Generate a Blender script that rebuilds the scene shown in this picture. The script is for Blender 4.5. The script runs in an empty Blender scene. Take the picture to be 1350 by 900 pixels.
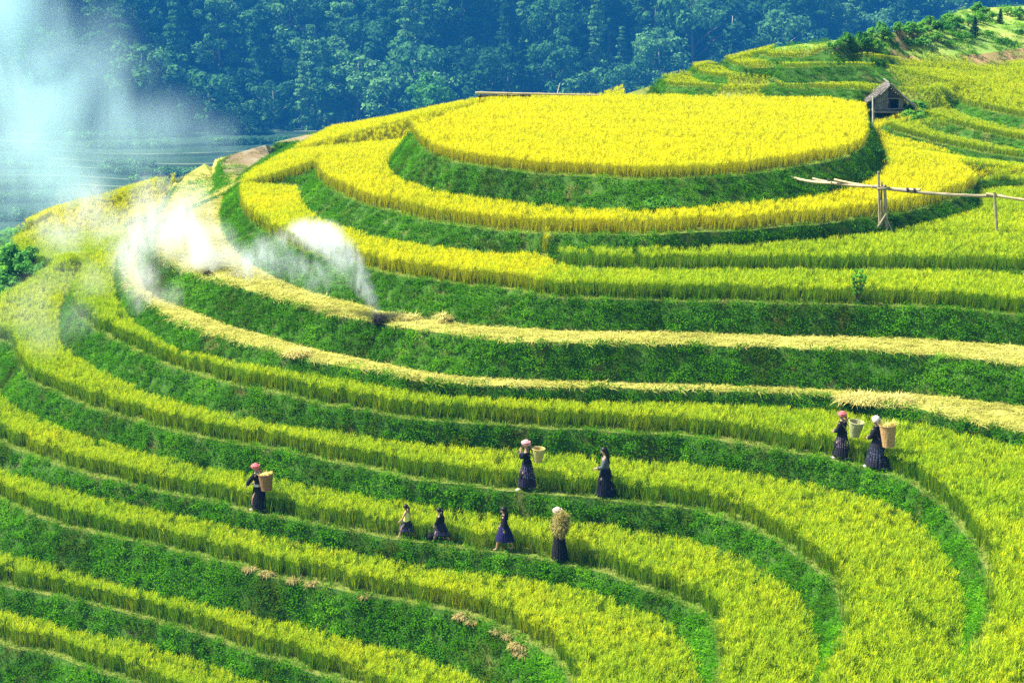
import bpy, bmesh, math, random
import numpy as np
from mathutils import Vector, Matrix, Euler, geometry, kdtree
random.seed(7); rng = np.random.default_rng(7)
PI = math.pi; R = math.radians
scene = bpy.context.scene
col = scene.collection

# ------------------------------------------------------------------ camera model
F_PX = 2200.0; PITCH = R(14.0); CAM_Z = 16.9
CX, CY = 675.0, 450.0
CP, SP = math.cos(PITCH), math.sin(PITCH)
def ray(px, py):
    dx = (px-CX)/F_PX; dy = -(py-CY)/F_PX
    return dx, CP+dy*SP, -SP+dy*CP
def unproj(px, py, z):                      # point of the view ray at height z
    a, b, c = ray(px, py); t = (z-CAM_Z)/c
    return Vector((a*t, b*t, z))
def at(px, py, Y):                          # point of the view ray at ground distance Y
    a, b, c = ray(px, py); t = Y/b
    return Vector((a*t, Y, CAM_Z+c*t))
def proj(p):
    zz = p[2]-CAM_Z
    d = p[1]*CP-zz*SP; u = p[1]*SP+zz*CP
    return CX+F_PX*p[0]/d, CY-F_PX*u/d, d
cam_d = bpy.data.cameras.new('camera'); cam = bpy.data.objects.new('camera', cam_d); col.objects.link(cam)
cam.location = (0, 0, CAM_Z); cam.rotation_euler = (PI/2-PITCH, 0, 0)
cam_d.sensor_width = 36; cam_d.lens = 36*F_PX/1350; cam_d.clip_start = 0.5; cam_d.clip_end = 3000
scene.camera = cam

# ------------------------------------------------------------------ naming helpers
def tag(o, label=None, cat=None, group=None, kind=None):
    if label: o['label'] = label
    if cat: o['category'] = cat
    if group: o['group'] = group
    if kind: o['kind'] = kind
    return o
def empty(name, loc=(0, 0, 0), rz=0.0):
    o = bpy.data.objects.new(name, None); col.objects.link(o)
    o.location = loc; o.rotation_euler = (0, 0, rz); o.empty_display_size = 0.2
    return o
def copy_tree(o, parent=None):
    c = o.copy(); col.objects.link(c)
    if parent: c.parent = parent
    for ch in list(o.children): copy_tree(ch, c)
    return c
def link_mesh(name, me, mats=(), parent=None):
    o = bpy.data.objects.new(name, me); col.objects.link(o)
    for m in mats: me.materials.append(m)
    if parent: o.parent = parent
    return o

# ------------------------------------------------------------------ mesh builder
class MB:
    def __init__(s): s.v = []; s.f = []; s.m = []
    def add(s, vs, fs, mi=0):
        b = len(s.v); s.v += [tuple(v) for v in vs]
        s.f += [tuple(i+b for i in f) for f in fs]; s.m += [mi]*len(fs)
    def box(s, c, size, rot=None, mi=0):
        x, y, z = (d/2 for d in size); M = rot or Matrix.Identity(3)
        vs = [Vector(c)+M@Vector((a*x, b*y, d*z)) for a in (-1, 1) for b in (-1, 1) for d in (-1, 1)]
        s.add(vs, [(0,1,3,2),(4,6,7,5),(0,4,5,1),(2,3,7,6),(0,2,6,4),(1,5,7,3)], mi)
    def tube(s, pts, rad, n=8, mi=0, caps=True):
        pts = [Vector(p) for p in pts]
        if not hasattr(rad, '__len__'): rad = [rad]*len(pts)
        vs = []; prev = None
        for i, p in enumerate(pts):
            d = (pts[min(i+1, len(pts)-1)]-pts[max(i-1, 0)]).normalized()
            a = Vector((0, 0, 1)) if abs(d.z) < 0.9 else Vector((1, 0, 0))
            if prev is not None: u = (prev-d*prev.dot(d)).normalized()
            else: u = d.cross(a).normalized()
            prev = u; w = d.cross(u)
            vs += [p+(u*math.cos(2*PI*k/n)+w*math.sin(2*PI*k/n))*rad[i] for k in range(n)]
        fs = []
        for i in range(len(pts)-1):
            for k in range(n):
                k2 = (k+1) % n
                fs.append((i*n+k, i*n+k2, (i+1)*n+k2, (i+1)*n+k))
        if caps: fs += [tuple(range(n-1, -1, -1)), tuple((len(pts)-1)*n+k for k in range(n))]
        s.add(vs, fs, mi)
    def lathe(s, prof, n=20, cx=None, wob=None, mi=0, close=False):
        vs = []
        for i, (r, z) in enumerate(prof):
            ox = cx[i] if cx else 0
            for k in range(n):
                a = 2*PI*k/n; rr = r*(wob(i, k) if wob else 1)
                vs.append((ox+rr*math.cos(a), rr*math.sin(a), z))
        fs = []
        for i in range(len(prof)-1):
            for k in range(n):
                k2 = (k+1) % n
                fs.append((i*n+k, i*n+k2, (i+1)*n+k2, (i+1)*n+k))
        if close: fs += [tuple(range(n-1, -1, -1)), tuple((len(prof)-1)*n+k for k in range(n))]
        s.add(vs, fs, mi)
    def blade(s, p, d, up, L, w, curve=0.5, seg=3, mi=0):
        # a leaf: ribbon of seg quads that leaves p along d and droops
        p = Vector(p); d = Vector(d).normalized(); side = d.cross(Vector((0, 0, 1)))
        if side.length < 1e-3: side = Vector((1, 0, 0))
        side.normalize(); vs = []; q = p.copy(); dd = d.copy()
        for i in range(seg+1):
            t = i/seg; ww = w*(1-t)**0.6 if i < seg else w*0.08
            vs += [q-side*ww/2, q+side*ww/2]
            q = q+dd*L/seg; dd = (dd+Vector((0, 0, -curve/seg))).normalized()
        s.add(vs, [(2*i, 2*i+1, 2*i+3, 2*i+2) for i in range(seg)], mi)
    def ball(s, c, r, n=8, m=6, sc=(1, 1, 1), mi=0, rot=None):
        vs = []; M = rot or Matrix.Identity(3)
        for i in range(m+1):
            th = PI*i/m
            for k in range(n):
                a = 2*PI*k/n
                vs.append(Vector(c)+M@Vector((r*sc[0]*math.sin(th)*math.cos(a), r*sc[1]*math.sin(th)*math.sin(a), r*sc[2]*math.cos(th))))
        fs = []
        for i in range(m):
            for k in range(n):
                k2 = (k+1) % n
                fs.append((i*n+k, (i+1)*n+k, (i+1)*n+k2, i*n+k2))
        s.add(vs, fs, mi)
    def mesh(s, name, smooth=False):
        me = bpy.data.meshes.new(name); me.from_pydata(s.v, [], s.f); me.validate()
        if len(me.polygons) == len(s.m): me.polygons.foreach_set('material_index', s.m)
        if smooth: me.polygons.foreach_set('use_smooth', [True]*len(me.polygons))
        me.update(); return me
    def build(s, name, mats, parent=None, smooth=False):
        if not isinstance(mats, (list, tuple)): mats = [mats]
        return link_mesh(name, s.mesh(name, smooth), mats, parent)

# ------------------------------------------------------------------ materials
def newmat(name):
    m = bpy.data.materials.new(name); m.use_nodes = True
    nt = m.node_tree; nt.nodes.clear()
    out = nt.nodes.new('ShaderNodeOutputMaterial')
    return m, nt, out
def N(nt, t, **kw):
    n = nt.nodes.new(t)
    for k, v in kw.items():
        if k.startswith('i_'):
            key = k[2:]; n.inputs[int(key) if key.isdigit() else key.replace('_', ' ')].default_value = v
        else: setattr(n, k, v)
    return n
def ramp(nt, fac, stops):
    r = nt.nodes.new('ShaderNodeValToRGB'); e = r.color_ramp.elements
    while len(e) < len(stops): e.new(0.5)
    for i, (p, c) in enumerate(stops): e[i].position = p; e[i].color = (*c, 1)
    nt.links.new(fac, r.inputs[0]); return r.outputs[0]
def noise(nt, scale, detail=3, rough=0.6, coord='pos', dist=0.0):
    if coord == 'pos': c = N(nt, 'ShaderNodeNewGeometry').outputs['Position']
    else: c = N(nt, 'ShaderNodeTexCoord').outputs['Object']
    n = N(nt, 'ShaderNodeTexNoise'); n.inputs['Scale'].default_value = scale
    n.inputs['Detail'].default_value = detail; n.inputs['Roughness'].default_value = rough; n.inputs['Distortion'].default_value = dist
    nt.links.new(c, n.inputs['Vector']); return n.outputs['Fac']
def mixc(nt, f, a, b, blend='MIX'):
    m = N(nt, 'ShaderNodeMix', data_type='RGBA', blend_type=blend)
    for s, v in ((0, f), (6, a), (7, b)):
        if hasattr(v, 'is_output'): nt.links.new(v, m.inputs[s])
        else: m.inputs[s].default_value = v if s == 0 else (*v, 1)
    return m.outputs[2]
def plain(name, stops, scale=4, rough=0.85, coord='obj', detail=4, bump=0.0, bscale=None):
    m, nt, out = newmat(name); b = N(nt, 'ShaderNodeBsdfPrincipled')
    f = noise(nt, scale, detail, 0.65, coord)
    nt.links.new(ramp(nt, f, stops), b.inputs['Base Color']); b.inputs['Roughness'].default_value = rough
    b.inputs['Specular IOR Level'].default_value = 0.25
    if bump:
        bn = N(nt, 'ShaderNodeBump'); bn.inputs['Strength'].default_value = bump; bn.inputs['Distance'].default_value = 0.05
        nt.links.new(noise(nt, bscale or scale*4, 5, 0.7, coord), bn.inputs['Height']); nt.links.new(bn.outputs[0], b.inputs['Normal'])
    nt.links.new(b.outputs[0], out.inputs[0]); return m
def foliage(name, lo, mid, hi, trans=0.4, gain=1.0, tcol=None, rough=0.5, spec=0.0):
    # leaf: diffuse + light shining through; colour from a per-plant tint and a per-plant random
    m, nt, out = newmat(name)
    a = N(nt, 'ShaderNodeAttribute', attribute_name='tint', attribute_type='INSTANCER')
    oi = N(nt, 'ShaderNodeObjectInfo')
    r = N(nt, 'ShaderNodeMath', operation='MULTIPLY_ADD'); r.inputs[1].default_value = 0.26; r.inputs[2].default_value = -0.13
    nt.links.new(oi.outputs['Random'], r.inputs[0])
    s = N(nt, 'ShaderNodeMath', operation='ADD'); nt.links.new(a.outputs['Fac'], s.inputs[0]); nt.links.new(r.outputs[0], s.inputs[1])
    il = N(nt, 'ShaderNodeNewGeometry'); q = N(nt, 'ShaderNodeMath', operation='MULTIPLY_ADD'); q.inputs[1].default_value = 0.5
    nt.links.new(il.outputs['Random Per Island'], q.inputs[0]); nt.links.new(s.outputs[0], q.inputs[2]); s = N(nt, 'ShaderNodeMath', operation='SUBTRACT'); s.inputs[1].default_value = 0.25; nt.links.new(q.outputs[0], s.inputs[0])
    c = ramp(nt, s.outputs[0], [(0.0, lo), (0.5, mid), (1.0, hi)])
    d = N(nt, 'ShaderNodeBsdfDiffuse'); t = N(nt, 'ShaderNodeBsdfTranslucent'); mx = N(nt, 'ShaderNodeMixShader')
    mx.inputs[0].default_value = trans
    nt.links.new(c, d.inputs[0])
    if tcol: nt.links.new(mixc(nt, 1.0, c, tcol, 'MULTIPLY'), t.inputs[0])
    else: nt.links.new(c, t.inputs[0])
    nt.links.new(d.outputs[0], mx.inputs[1]); nt.links.new(t.outputs[0], mx.inputs[2])
    last = mx.outputs[0]
    if spec:
        g = N(nt, 'ShaderNodeBsdfGlossy'); g.inputs['Roughness'].default_value = rough
        m2 = N(nt, 'ShaderNodeMixShader'); m2.inputs[0].default_value = spec
        nt.links.new(last, m2.inputs[1]); nt.links.new(g.outputs[0], m2.inputs[2]); last = m2.outputs[0]
    nt.links.new(last, out.inputs[0]); return m
# ------------------------------------------------------------------ terraces: rim and foot of every bank, traced on the ground
RICE = 0.62
def parse(t, ro=0.0):
    out = []
    for w in t.split():
        r = 0.0
        if w.endswith('+'): w = w[:-1]; r = RICE
        a, b = w.split(','); out.append((float(a), float(b), r+ro))
    return out
def spline(P, step=5.0):
    P = np.array(P, float); out = []; n = len(P)
    for i in range(n-1):
        p0 = P[max(i-1, 0)]; p1 = P[i]; p2 = P[i+1]; p3 = P[min(i+2, n-1)]
        L = np.linalg.norm((p2-p1)[:2]); k = max(1, int(L/step))
        m1 = (p2-p0)*0.5; m2 = (p3-p1)*0.5
        for m in (m1, m2):
            lm = np.linalg.norm(m[:2])
            if lm > L*1.2: m *= L*1.2/lm
        for j in range(k):
            t = j/k
            out.append((2*t**3-3*t*t+1)*p1+(t**3-2*t*t+t)*m1+(-2*t**3+3*t*t)*p2+(t**3-t*t)*m2)
    out.append(P[-1]); return np.array(out)
def lerp(spec, x):
    if not isinstance(spec, list): return spec
    return float(np.interp(x, [a for a, b in spec], [b for a, b in spec]))
T1Z = [(415, 5.45), (650, 5.55), (900, 5.9), (1100, 5.95), (1240, 5.75)]
G1Z = [(700, 4.5), (760, 4.85), (1300, 4.9), (1350, 5.0)]
LEVEL = {'T0': 7.3, 'T1': T1Z, 'T2': [(345, 4.3), (560, 4.35), (700, 4.38)], 'GB': G1Z, 'S1': 3.4, 'S2': 2.24, 'P1': 1.28, 'P2': 0.0,
         'P3': -1.3, 'P4': -2.38, 'P5': -4.12, 'P6': -5.34, 'U0': 8.0, 'UA': 8.45, 'UB': [(960, 9.0), (1133, 9.0), (1200, 8.5), (1250, 8.15), (1283, 8.05)], 'UC': [(1003, 9.4), (1100, 9.4), (1200, 8.8), (1267, 8.36), (1330, 8.1)], 'UD': [(1095, 9.95), (1153, 9.8), (1200, 9.2), (1283, 8.9), (1350, 9.0), (1600, 9.4)],
         'RC': [(1165, 6.7), (1250, 6.0), (1350, 5.75)], 'RB': [(1210, 6.75), (1350, 6.35)], 'RA': [(1257, 7.25), (1350, 7.1)]}
# name: (rim, foot, tag of the field on the rim, field at the foot, level at the foot, height of the crop in front of the foot, side)
CURVES = {
'T0': ("1140,150 1141,167 1142,183 1133,197 1107,210 1067,218 1023,225 967,232 900,236 850,237 783,234 717,230 677,226 633,220 590,212 563,200 550,187 543,172 556,159+ 600,143+ 640,131+",
       "1148,158 1157,173 1167,193 1173,210 1163,227 1140,240 1117,248 1067,257 1000,265 950,269 900,274 850,276 783,275 717,270 650,262 600,255 567,247 533,237 514,225 508,207 517,190", 'T0', 'T1', T1Z, RICE, -1),
'T1': ("415,213 418,230 425,241 440,253 470,268 517,281 550,289 600,298 650,304 733,309 817,310 900,308 1020,301 1071,297 1122,290 1173,285 1225,273 1263,260 1281,250 1284,238 1278,222+ 1262,208+",
       "392,245 394,262 402,274 420,286 452,299 473,305 500,312 550,321 600,328 650,333 700,333 740,327 783,326 900,324 967,320 1033,317 1100,312 1173,304 1225,292 1276,279 1301,268", 'T1', 'T2', [(690, 4.36), (760, 4.85), (1300, 4.9)], RICE, 1),
'GB': ("712,350 730,353 783,356 900,358 1067,358 1233,358 1350,360 1450,363 1600,370", None, 'G1', 'T2', 4.38, RICE, 1),
'T2': ("440,172 395,196 345,226 325,242 318,256 319,270 326,286 345,303 375,322 420,338 447,344 483,354 533,365 583,372 633,377 667,381 700,388 750,393 900,397 1000,399 1100,402 1150,403 1233,406 1350,415 1450,424 1600,440",
       "415,176 370,196 325,224 302,245 296,258 292,275 292,295 300,313 315,332 340,350 370,366 400,378 447,391 479,398 517,409 583,420 633,426 700,429 750,432 833,433 900,434 967,437 1067,439 1167,441 1233,444 1350,452 1450,460 1600,475", 'T2', 'S1', 3.4, 0.1, 1),
'S1': ("290,214 298,232 306,245 297,256 262,272 225,295 210,310 205,325 212,340 230,352 254,361 273,366 310,379 350,389 390,400 417,410 450,417 500,426 550,434 600,442 667,449 750,452 900,454 1000,457 1067,459 1167,463 1233,468 1300,475 1350,482 1450,500 1600,535",
       "278,220 286,234 292,246 280,256 246,274 205,298 188,315 180,335 183,358 195,378 215,392 243,403 270,413 310,428 350,438 390,450 417,456 450,463 500,473 550,484 600,491 683,496 750,498 900,502 1000,505 1100,510 1150,513 1233,517 1283,523 1350,531 1450,549 1600,585", 'S1', 'S2', 2.24, 0.1, 1),
'S2': ("236,240 212,278 185,312 170,330 164,350 166,368 175,382 190,396 210,410 233,424 283,443 333,455 383,469 430,478 500,490 550,499 600,505 650,508 750,510 900,513 1000,516 1067,519 1117,526 1167,533 1200,538 1250,548 1300,559 1350,570 1450,598 1600,655",
       "226,246 200,280 174,312 156,330 147,350 147,370 151,390 162,408 180,426 205,443 233,457 283,469 333,480 400,492 450,499 550,517 650,525 750,528 900,530 1000,534 1100,541 1167,551 1250,567 1300,577 1350,588 1450,618 1600,678", 'S2', 'P1', 1.28, RICE, 1),
'P1': ("180,285 150,316 123,347 104,375 96,397 98,410 108,421 133,440 167,458 217,481 267,497 333,513 400,527 450,537 500,546 550,553 617,558 683,562 733,565 783,568 900,575 967,583 1017,592 1060,600 1100,607 1133,615 1167,625 1200,639 1233,660 1253,680 1270,703 1287,730 1299,757 1303,777+ 1296,800+ 1277,830+ 1250,860+ 1220,900+ 1180,960+ 1130,1050+",
       "166,291 138,322 108,355 86,385 77,410 74,430 75,445 85,460 117,480 150,497 200,519 250,533 300,545 350,555 400,563 450,570 550,583 617,587 683,592 783,600 900,610 967,620 1033,630 1083,640 1133,653 1183,666 1217,685 1237,707 1250,733 1263,762 1275,797", 'P1', 'P2', 0.0, RICE, 1),
'P2': ("-60,446 -30,444 0,449 14,457 22,470 30,488 43,503 67,517 100,530 150,547 200,562 253,574 300,583 350,591 400,600 450,611 483,619 533,629 567,634 617,641 683,648 733,652 783,657 833,662 900,671 933,677 967,687 1000,703 1033,721 1060,740 1087,761 1103,780 1112,798+ 1110,817+ 1097,840+ 1080,867+ 1063,900+ 1035,960+ 1000,1040+",
       "-90,480 -50,485 -20,497 7,527 33,543 67,558 100,570 150,584 200,597 267,613 333,624 383,635 450,648 517,661 583,669 650,674 700,680 750,687 800,693 850,700 900,708 933,717 967,730 1000,744 1027,760 1047,780 1060,800 1072,820", 'P2', 'P3', -1.3, RICE, 1),
'P3': ("-150,508 -80,543 -30,568 0,583 33,597 67,610 100,621 150,635 200,646 250,657 300,667 333,675 383,687 450,698 500,707 550,715 617,723 667,730 717,738 767,748 817,763 850,777 900,796 923,811 940,826 949,842+ 948,857+ 941,878+ 933,900+ 915,950+ 890,1010+",
       "-150,550 -80,582 -30,604 0,617 50,634 100,648 150,660 200,670 267,685 333,700 400,714 450,724 517,737 583,748 650,757 700,764 750,773 800,785 833,797 867,813 890,830 907,848 918,866", 'P3', 'P4', -2.38, RICE, 1),
'P4': ("-150,597 -80,627 0,660 33,674 83,693 133,705 183,715 233,726 283,739 333,753 383,765 450,778 500,787 550,797 600,807 633,817 667,831 693,846 717,861 737,878 749,895 757,915+ 755,950+ 740,1000+",
       "-150,685 -80,705 0,727 50,740 100,753 150,767 200,779 267,796 333,809 383,821 450,839 500,850 550,862 583,873 617,887 637,900 665,930", 'P4', 'P5', -4.12, RICE, 1),
'P5': ("-150,733 -80,752 0,771 67,785 133,800 200,818 267,838 333,861 400,883 440,897 520,930 590,975 620,1020",
       "-150,765 -80,785 0,805 67,819 133,836 200,853 267,871 333,890 367,900 450,931 520,970", 'P5', 'P6', -5.34, RICE, 1),
'P6': ("-150,805 -80,827 0,848 67,864 117,881 167,898 250,932 350,975 430,1020",
       "-150,840 -80,862 0,885 50,900 100,917 200,952 300,1000", 'P6', 'P7', -6.62, RICE, 1),
'U0': ("868,106 875,112 900,115 950,117 1043,117 1136,119", "862,113 880,122 900,125 967,128 1047,128 1136,127", 'U0', 'T0', 7.3, 0.55, 1),
'UA': ("912,88 916,94 925,99 960,103 1012,102", "905,95 915,103 935,108 960,111 1012,111", 'UA', 'U0', 8.0, 0.3, 1),
'UB': ("958,79 963,84 972,88 987,90 1033,90 1133,88 1200,93 1250,98 1283,100", "950,84 962,93 985,96 1012,97 1030,109 1100,107 1140,108 1200,115 1233,116 1255,108 1283,103", 'UB', 'U0', [(985, 8.45), (1012, 8.4), (1040, 8.05), (1140, 8.0), (1200, 7.7), (1255, 7.95), (1283, 8.0)], 0.3, 1),
'UC': ("1003,72 1017,76 1100,77 1200,82 1267,88 1330,92", "998,76 1015,80 1100,81 1200,87 1267,92 1330,95", 'UC', 'UB', [(1000, 9.0), (1100, 9.0), (1200, 8.5), (1267, 8.15), (1330, 7.95)], 0.3, 1),
'UD': ("1095,63 1153,63 1200,68 1283,72 1350,63 1450,58 1600,55", "1090,67 1153,73 1200,80 1300,86 1350,82 1450,76 1600,72", 'HL', 'UC', [(1095, 9.4), (1153, 9.4), (1200, 8.7), (1300, 8.25), (1350, 8.15), (1600, 8.5)], 0.15, 1),
'RC': ("1165,165 1178,173 1200,180 1250,193 1300,203 1350,210 1450,226 1600,252", "1163,170 1177,178 1200,185 1235,193 1300,210 1350,218 1450,234 1600,262", 'RC', 'T1', [(1170, 5.9), (1245, 5.4), (1300, 4.95), (1600, 4.9)], 0.5, 1),
'RB': ("1210,150 1233,160 1283,173 1350,187 1450,205 1600,230", "1207,155 1230,166 1283,180 1350,194 1450,212 1600,240", 'RB', 'RC', [(1210, 6.45), (1260, 5.98), (1350, 5.75)], 0.5, 1),
'RA': ("1257,133 1283,143 1350,157 1450,177 1600,205", "1253,138 1283,151 1350,167 1450,188 1600,220", 'RA', 'RB', [(1257, 6.75), (1350, 6.35)], 0.5, 1),
}
BACK = [(-60,440,0.2,'P2'),(-20,420,0.3,'P2'),(0,407,0.4,'P2'),(33,387,0.4,'P2'),(67,364,0.5,'P2'),(97,350,0.8,'P2'),(62,353,-0.6,'P2'),(20,338,-0.8,'P2'),(18,317,-0.4,'P2'),
 (60,291,0.2,'P1'),(105,277,0.9,'P1'),(150,265,1.4,'P1'),(190,254,2.0,'P1'),(230,240,2.3,'S2'),(270,216,3.0,'S2'),(310,203,3.6,'S1'),(350,191,4.0,'S1'),(405,178,4.3,'S1'),(460,169,5.0,'T1'),
 (500,159,5.3,'T1'),(540,151,5.6,'T1'),(600,139,6.2,'T1'),(632,131,7.2,'T0'),(690,125,7.3,'T0'),(770,124,7.3,'T0'),(845,123,7.35,'T0'),(860,107,7.9,'U0'),(900,92,8.4,'UA'),(950,77,8.9,'UB'),
 (998,67,9.4,'UC'),(1050,59,9.8,'HL'),(1095,54,10.0,'HL'),(1180,42,10.4,'HL'),(1240,28,10.6,'HL'),(1265,14,11.0,'HL'),(1350,8,11.2,'HL'),(1500,0,11.5,'HL'),(1650,-5,11.5,'HL')]
PTS = []; TAGS = []; EDGES = []
def add_line(pts, tags):
    b = len(PTS)
    for p, t in zip(pts, tags): PTS.append(Vector(p)); TAGS.append(t)
    EDGES.extend((b+i, b+i+1) for i in range(len(pts)-1))
rim_kd = {}; RIMPTS = {}
for k, (rim, foot, ftag, dtag, dz, crop, side) in CURVES.items():
    far = k[0] in 'UR'
    Rp = spline(parse(rim), 5.0)
    rp = [unproj(p[0], p[1], lerp(LEVEL[k], p[0])+p[2]) - Vector((0, 0, p[2])) for p in Rp]
    wav = 0.0 if far else 0.05
    ph = random.random()*9
    for i, p in enumerate(rp):                                    # the dykes are built by hand: slightly wavering edges
        p.y += wav*(math.sin(i*0.31+ph)+0.6*math.sin(i*0.83+2*ph)); p.z += 0.4*wav*math.sin(i*0.23+ph*3)
    add_line(rp, [ftag+':r:'+k]*len(rp)); RIMPTS[k] = rp
    fp = []; ft = []; vis_end = None
    if foot:
        for p in spline(parse(foot, crop), 5.0):
            fp.append(unproj(p[0], p[1], lerp(dz, p[0])+p[2])-Vector((0, 0, p[2])))
            t = dtag
            if k == 'T1' and p[0] > 725: t = 'G1'
            if k == 'RC' and p[0] > 1262: t = 'G1'
            if k == 'UD' and p[0] > 1285: t = 'RA'
            if k == 'UB' and p[0] > 1215: t = 'RA'
            if k == 'UB' and p[0] < 1013: t = 'UA'
            ft.append(t)
    # keep the bank no steeper than about 75 degrees, and run the hidden part of the foot beside its rim
    def normal(i):
        d = rp[min(i+1, len(rp)-1)]-rp[max(i-1, 0)]
        return Vector((d.y, -d.x, 0)).normalized()*side
    kd = kdtree.KDTree(len(rp))
    for i, p in enumerate(rp): kd.insert((p.x, p.y, 0), i)
    kd.balance()
    g = []; far_i = -1
    for q, t in zip(fp, ft):
        co, i, d = kd.find((q.x, q.y, 0)); n = normal(i)
        drop = max(0.1, rp[i].z-q.z); run = (q-rp[i]).dot(n); lo = 0.28*drop+0.03
        if run < lo: q = q+n*(lo-run)
        g.append(q); far_i = max(far_i, i)
    if far_i < len(rp)-3 and not far:
        for i in range(far_i+3, len(rp), 2):
            n = normal(i); z = lerp(dz, Rp[i][0])
            if k == 'GB' and i < 3: continue
            g.append(Vector((rp[i].x, rp[i].y, z))+n*(0.4*max(0.12, rp[i].z-z))); ft.append(dtag)
    # light smoothing so that dykes run evenly
    for it in range(3):
        g = [g[0]]+[(g[i-1]+g[i]*2+g[i+1])/4 for i in range(1, len(g)-1)]+[g[-1]] if len(g) > 2 else g
    add_line(g, [t+':f:'+k for t in ft])
bp = []; bt = []
Bs = spline([(a, b, c) for a, b, c, t in BACK], 12.0)
for p in Bs:
    t = min(BACK, key=lambda q: (q[0]-p[0])**2+(q[1]-p[1])**2)[3]
    ro = 0.55 if t in ('T0', 'T1') else (0.25 if t[0] == 'U' else 0.0)
    if t in ('T0', 'T1') and p[0] < 640: ro *= 0.9
    q = unproj(p[0], p[1], p[2]+ro); bp.append(Vector((q.x, q.y, p[2]))); bt.append(t+':b:')
add_line(bp, bt)
# beyond the crest the hill falls to the valley
n = len(bp); o1 = []; o2 = []; o3 = []
for i, p in enumerate(bp):
    v = Vector((p.x*0.7, p.y-60, 0)).normalized()
    if i % 3 == 0:
        a = p+v*7; a.z = p.z-4.5; o1.append(a)
        b = p+v*34; b.z = -21.5; o2.append(b); b = p+v*110; b.z = -62; o3.append(b)
for a in o1+o2+o3: PTS.append(a); TAGS.append('X')
for x, y, z in ((-60, 30, -9), (-70, 60, -8), (-75, 85, -16), (-30, 20, -10), (0, 15, -11), (20, 14, -3), (38, 18, 0), (60, 40, 2.5), (70, 60, 5), (75, 90, 9), (80, 120, 12), (85, 170, 4), (-10, 30, -8), (-4, 33, -7.5), (-20, 33, -8.2), (-12, 40, -6.7)):
    PTS.append(Vector((x, y, z))); TAGS.append('X')
for x, y in ((14, 26), (11, 24), (24, 24), (27, 36), (30, 46), (20, 30)): PTS.append(Vector((x, y, 1.25))); TAGS.append('P1:o:')
v2 = [Vector((p.x, p.y)) for p in PTS]
ov, oe, of, vo, eo, fo = geometry.delaunay_2d_cdt(v2, EDGES, [], 0, 1e-4)
kd = kdtree.KDTree(len(PTS))
for i, p in enumerate(PTS): kd.insert((p.x, p.y, 0), i)
kd.balance()
V = np.zeros((len(ov), 3)); VT = []
for i, v in enumerate(ov):
    if vo[i]: z = PTS[vo[i][0]].z; t = TAGS[vo[i][0]]
    else:
        r = kd.find_n((v.x, v.y, 0), 2); z = sum(PTS[q[1]].z for q in r)/2; t = TAGS[r[0][1]]
    V[i] = (v.x, v.y, z); VT.append(t)
F = np.array([f for f in of if len(f) == 3], int)
A, B_, C_ = V[F[:, 0]], V[F[:, 1]], V[F[:, 2]]
NR = np.cross(B_-A, C_-A); flip = NR[:, 2] < 0
F[flip] = F[flip][:, ::-1]; NR[flip] *= -1
AREA = np.linalg.norm(NR, axis=1)/2; NR = NR/np.maximum(np.linalg.norm(NR, axis=1), 1e-9)[:, None]
CEN = (A+B_+C_)/3
def pjn(P):
    zz = P[:, 2]-CAM_Z; d = P[:, 1]*CP-zz*SP
    return CX+F_PX*P[:, 0]/d, CY-F_PX*(P[:, 1]*SP+zz*CP)/d, d
fpx, fpy, fdep = pjn(CEN)
FT = []                                                          # what grows on each triangle
for i, f in enumerate(F):
    ts = [VT[j].split(':')[0] for j in f]
    if 'X' in ts: FT.append('slope'); continue
    sl = math.degrees(math.acos(min(1, NR[i][2])))
    if len(set(ts)) == 1 and sl < 30: FT.append(ts[0]); continue
    rf = [tuple(VT[j].split(':')[1:3]) for j in f]
    pair = any(a[0] == 'r' and b[0] == 'f' and a[1] == b[1] for a in rf for b in rf)
    el = max((Vector(V[f[a]][:2])-Vector(V[f[(a+1) % 3]][:2])).length for a in range(3))
    if fdep[i] > 78 and 850 < fpx[i] <= 1195 and sl > (16 if 'T0' in ts else 27): FT.append('bank_'+[ts[q] for q in np.argsort([-V[j][2] for j in f])][0]); continue
    if not pair or sl < 10 or (fdep[i] > 78 and fpx[i] > 850 and fpx[i] > 1195 and el > 3.2): FT.append(max(ts, key=ts.count)); continue
    # a bank is named after the rim above it
    tops = [ts[q] for q in np.argsort([-V[j][2] for j in f])]
    FT.append('bank_'+tops[0])
FT = np.array(FT)
# ------------------------------------------------------------------ ground materials and mesh
m_soil = plain('field_soil', [(0.3, (0.10, 0.13, 0.02)), (0.5, (0.16, 0.20, 0.03)), (0.75, (0.24, 0.24, 0.05))], 0.9, 0.95, 'pos', 6, 0.5, 9)
m_bank = plain('bank_earth', [(0.3, (0.03, 0.10, 0.006)), (0.54, (0.05, 0.13, 0.01)), (0.70, (0.15, 0.10, 0.035))], 0.8, 0.95, 'pos', 6, 0.6, 8)
m_strawg = plain('straw_ground', [(0.3, (0.25, 0.27, 0.045)), (0.5, (0.43, 0.42, 0.075)), (0.75, (0.58, 0.53, 0.14))], 1.4, 0.95, 'pos', 8, 0.7, 16)
m_mud = plain('harvested_mud', [(0.3, (0.16, 0.11, 0.06)), (0.5, (0.24, 0.18, 0.10)), (0.66, (0.30, 0.30, 0.22))], 0.45, 0.95, 'pos', 7, 0.6, 6)
m_pale = plain('dry_field', [(0.34, (0.30, 0.34, 0.06)), (0.5, (0.50, 0.46, 0.10)), (0.64, (0.22, 0.36, 0.05))], 0.5, 0.95, 'pos', 7, 0.5, 6)
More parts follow.
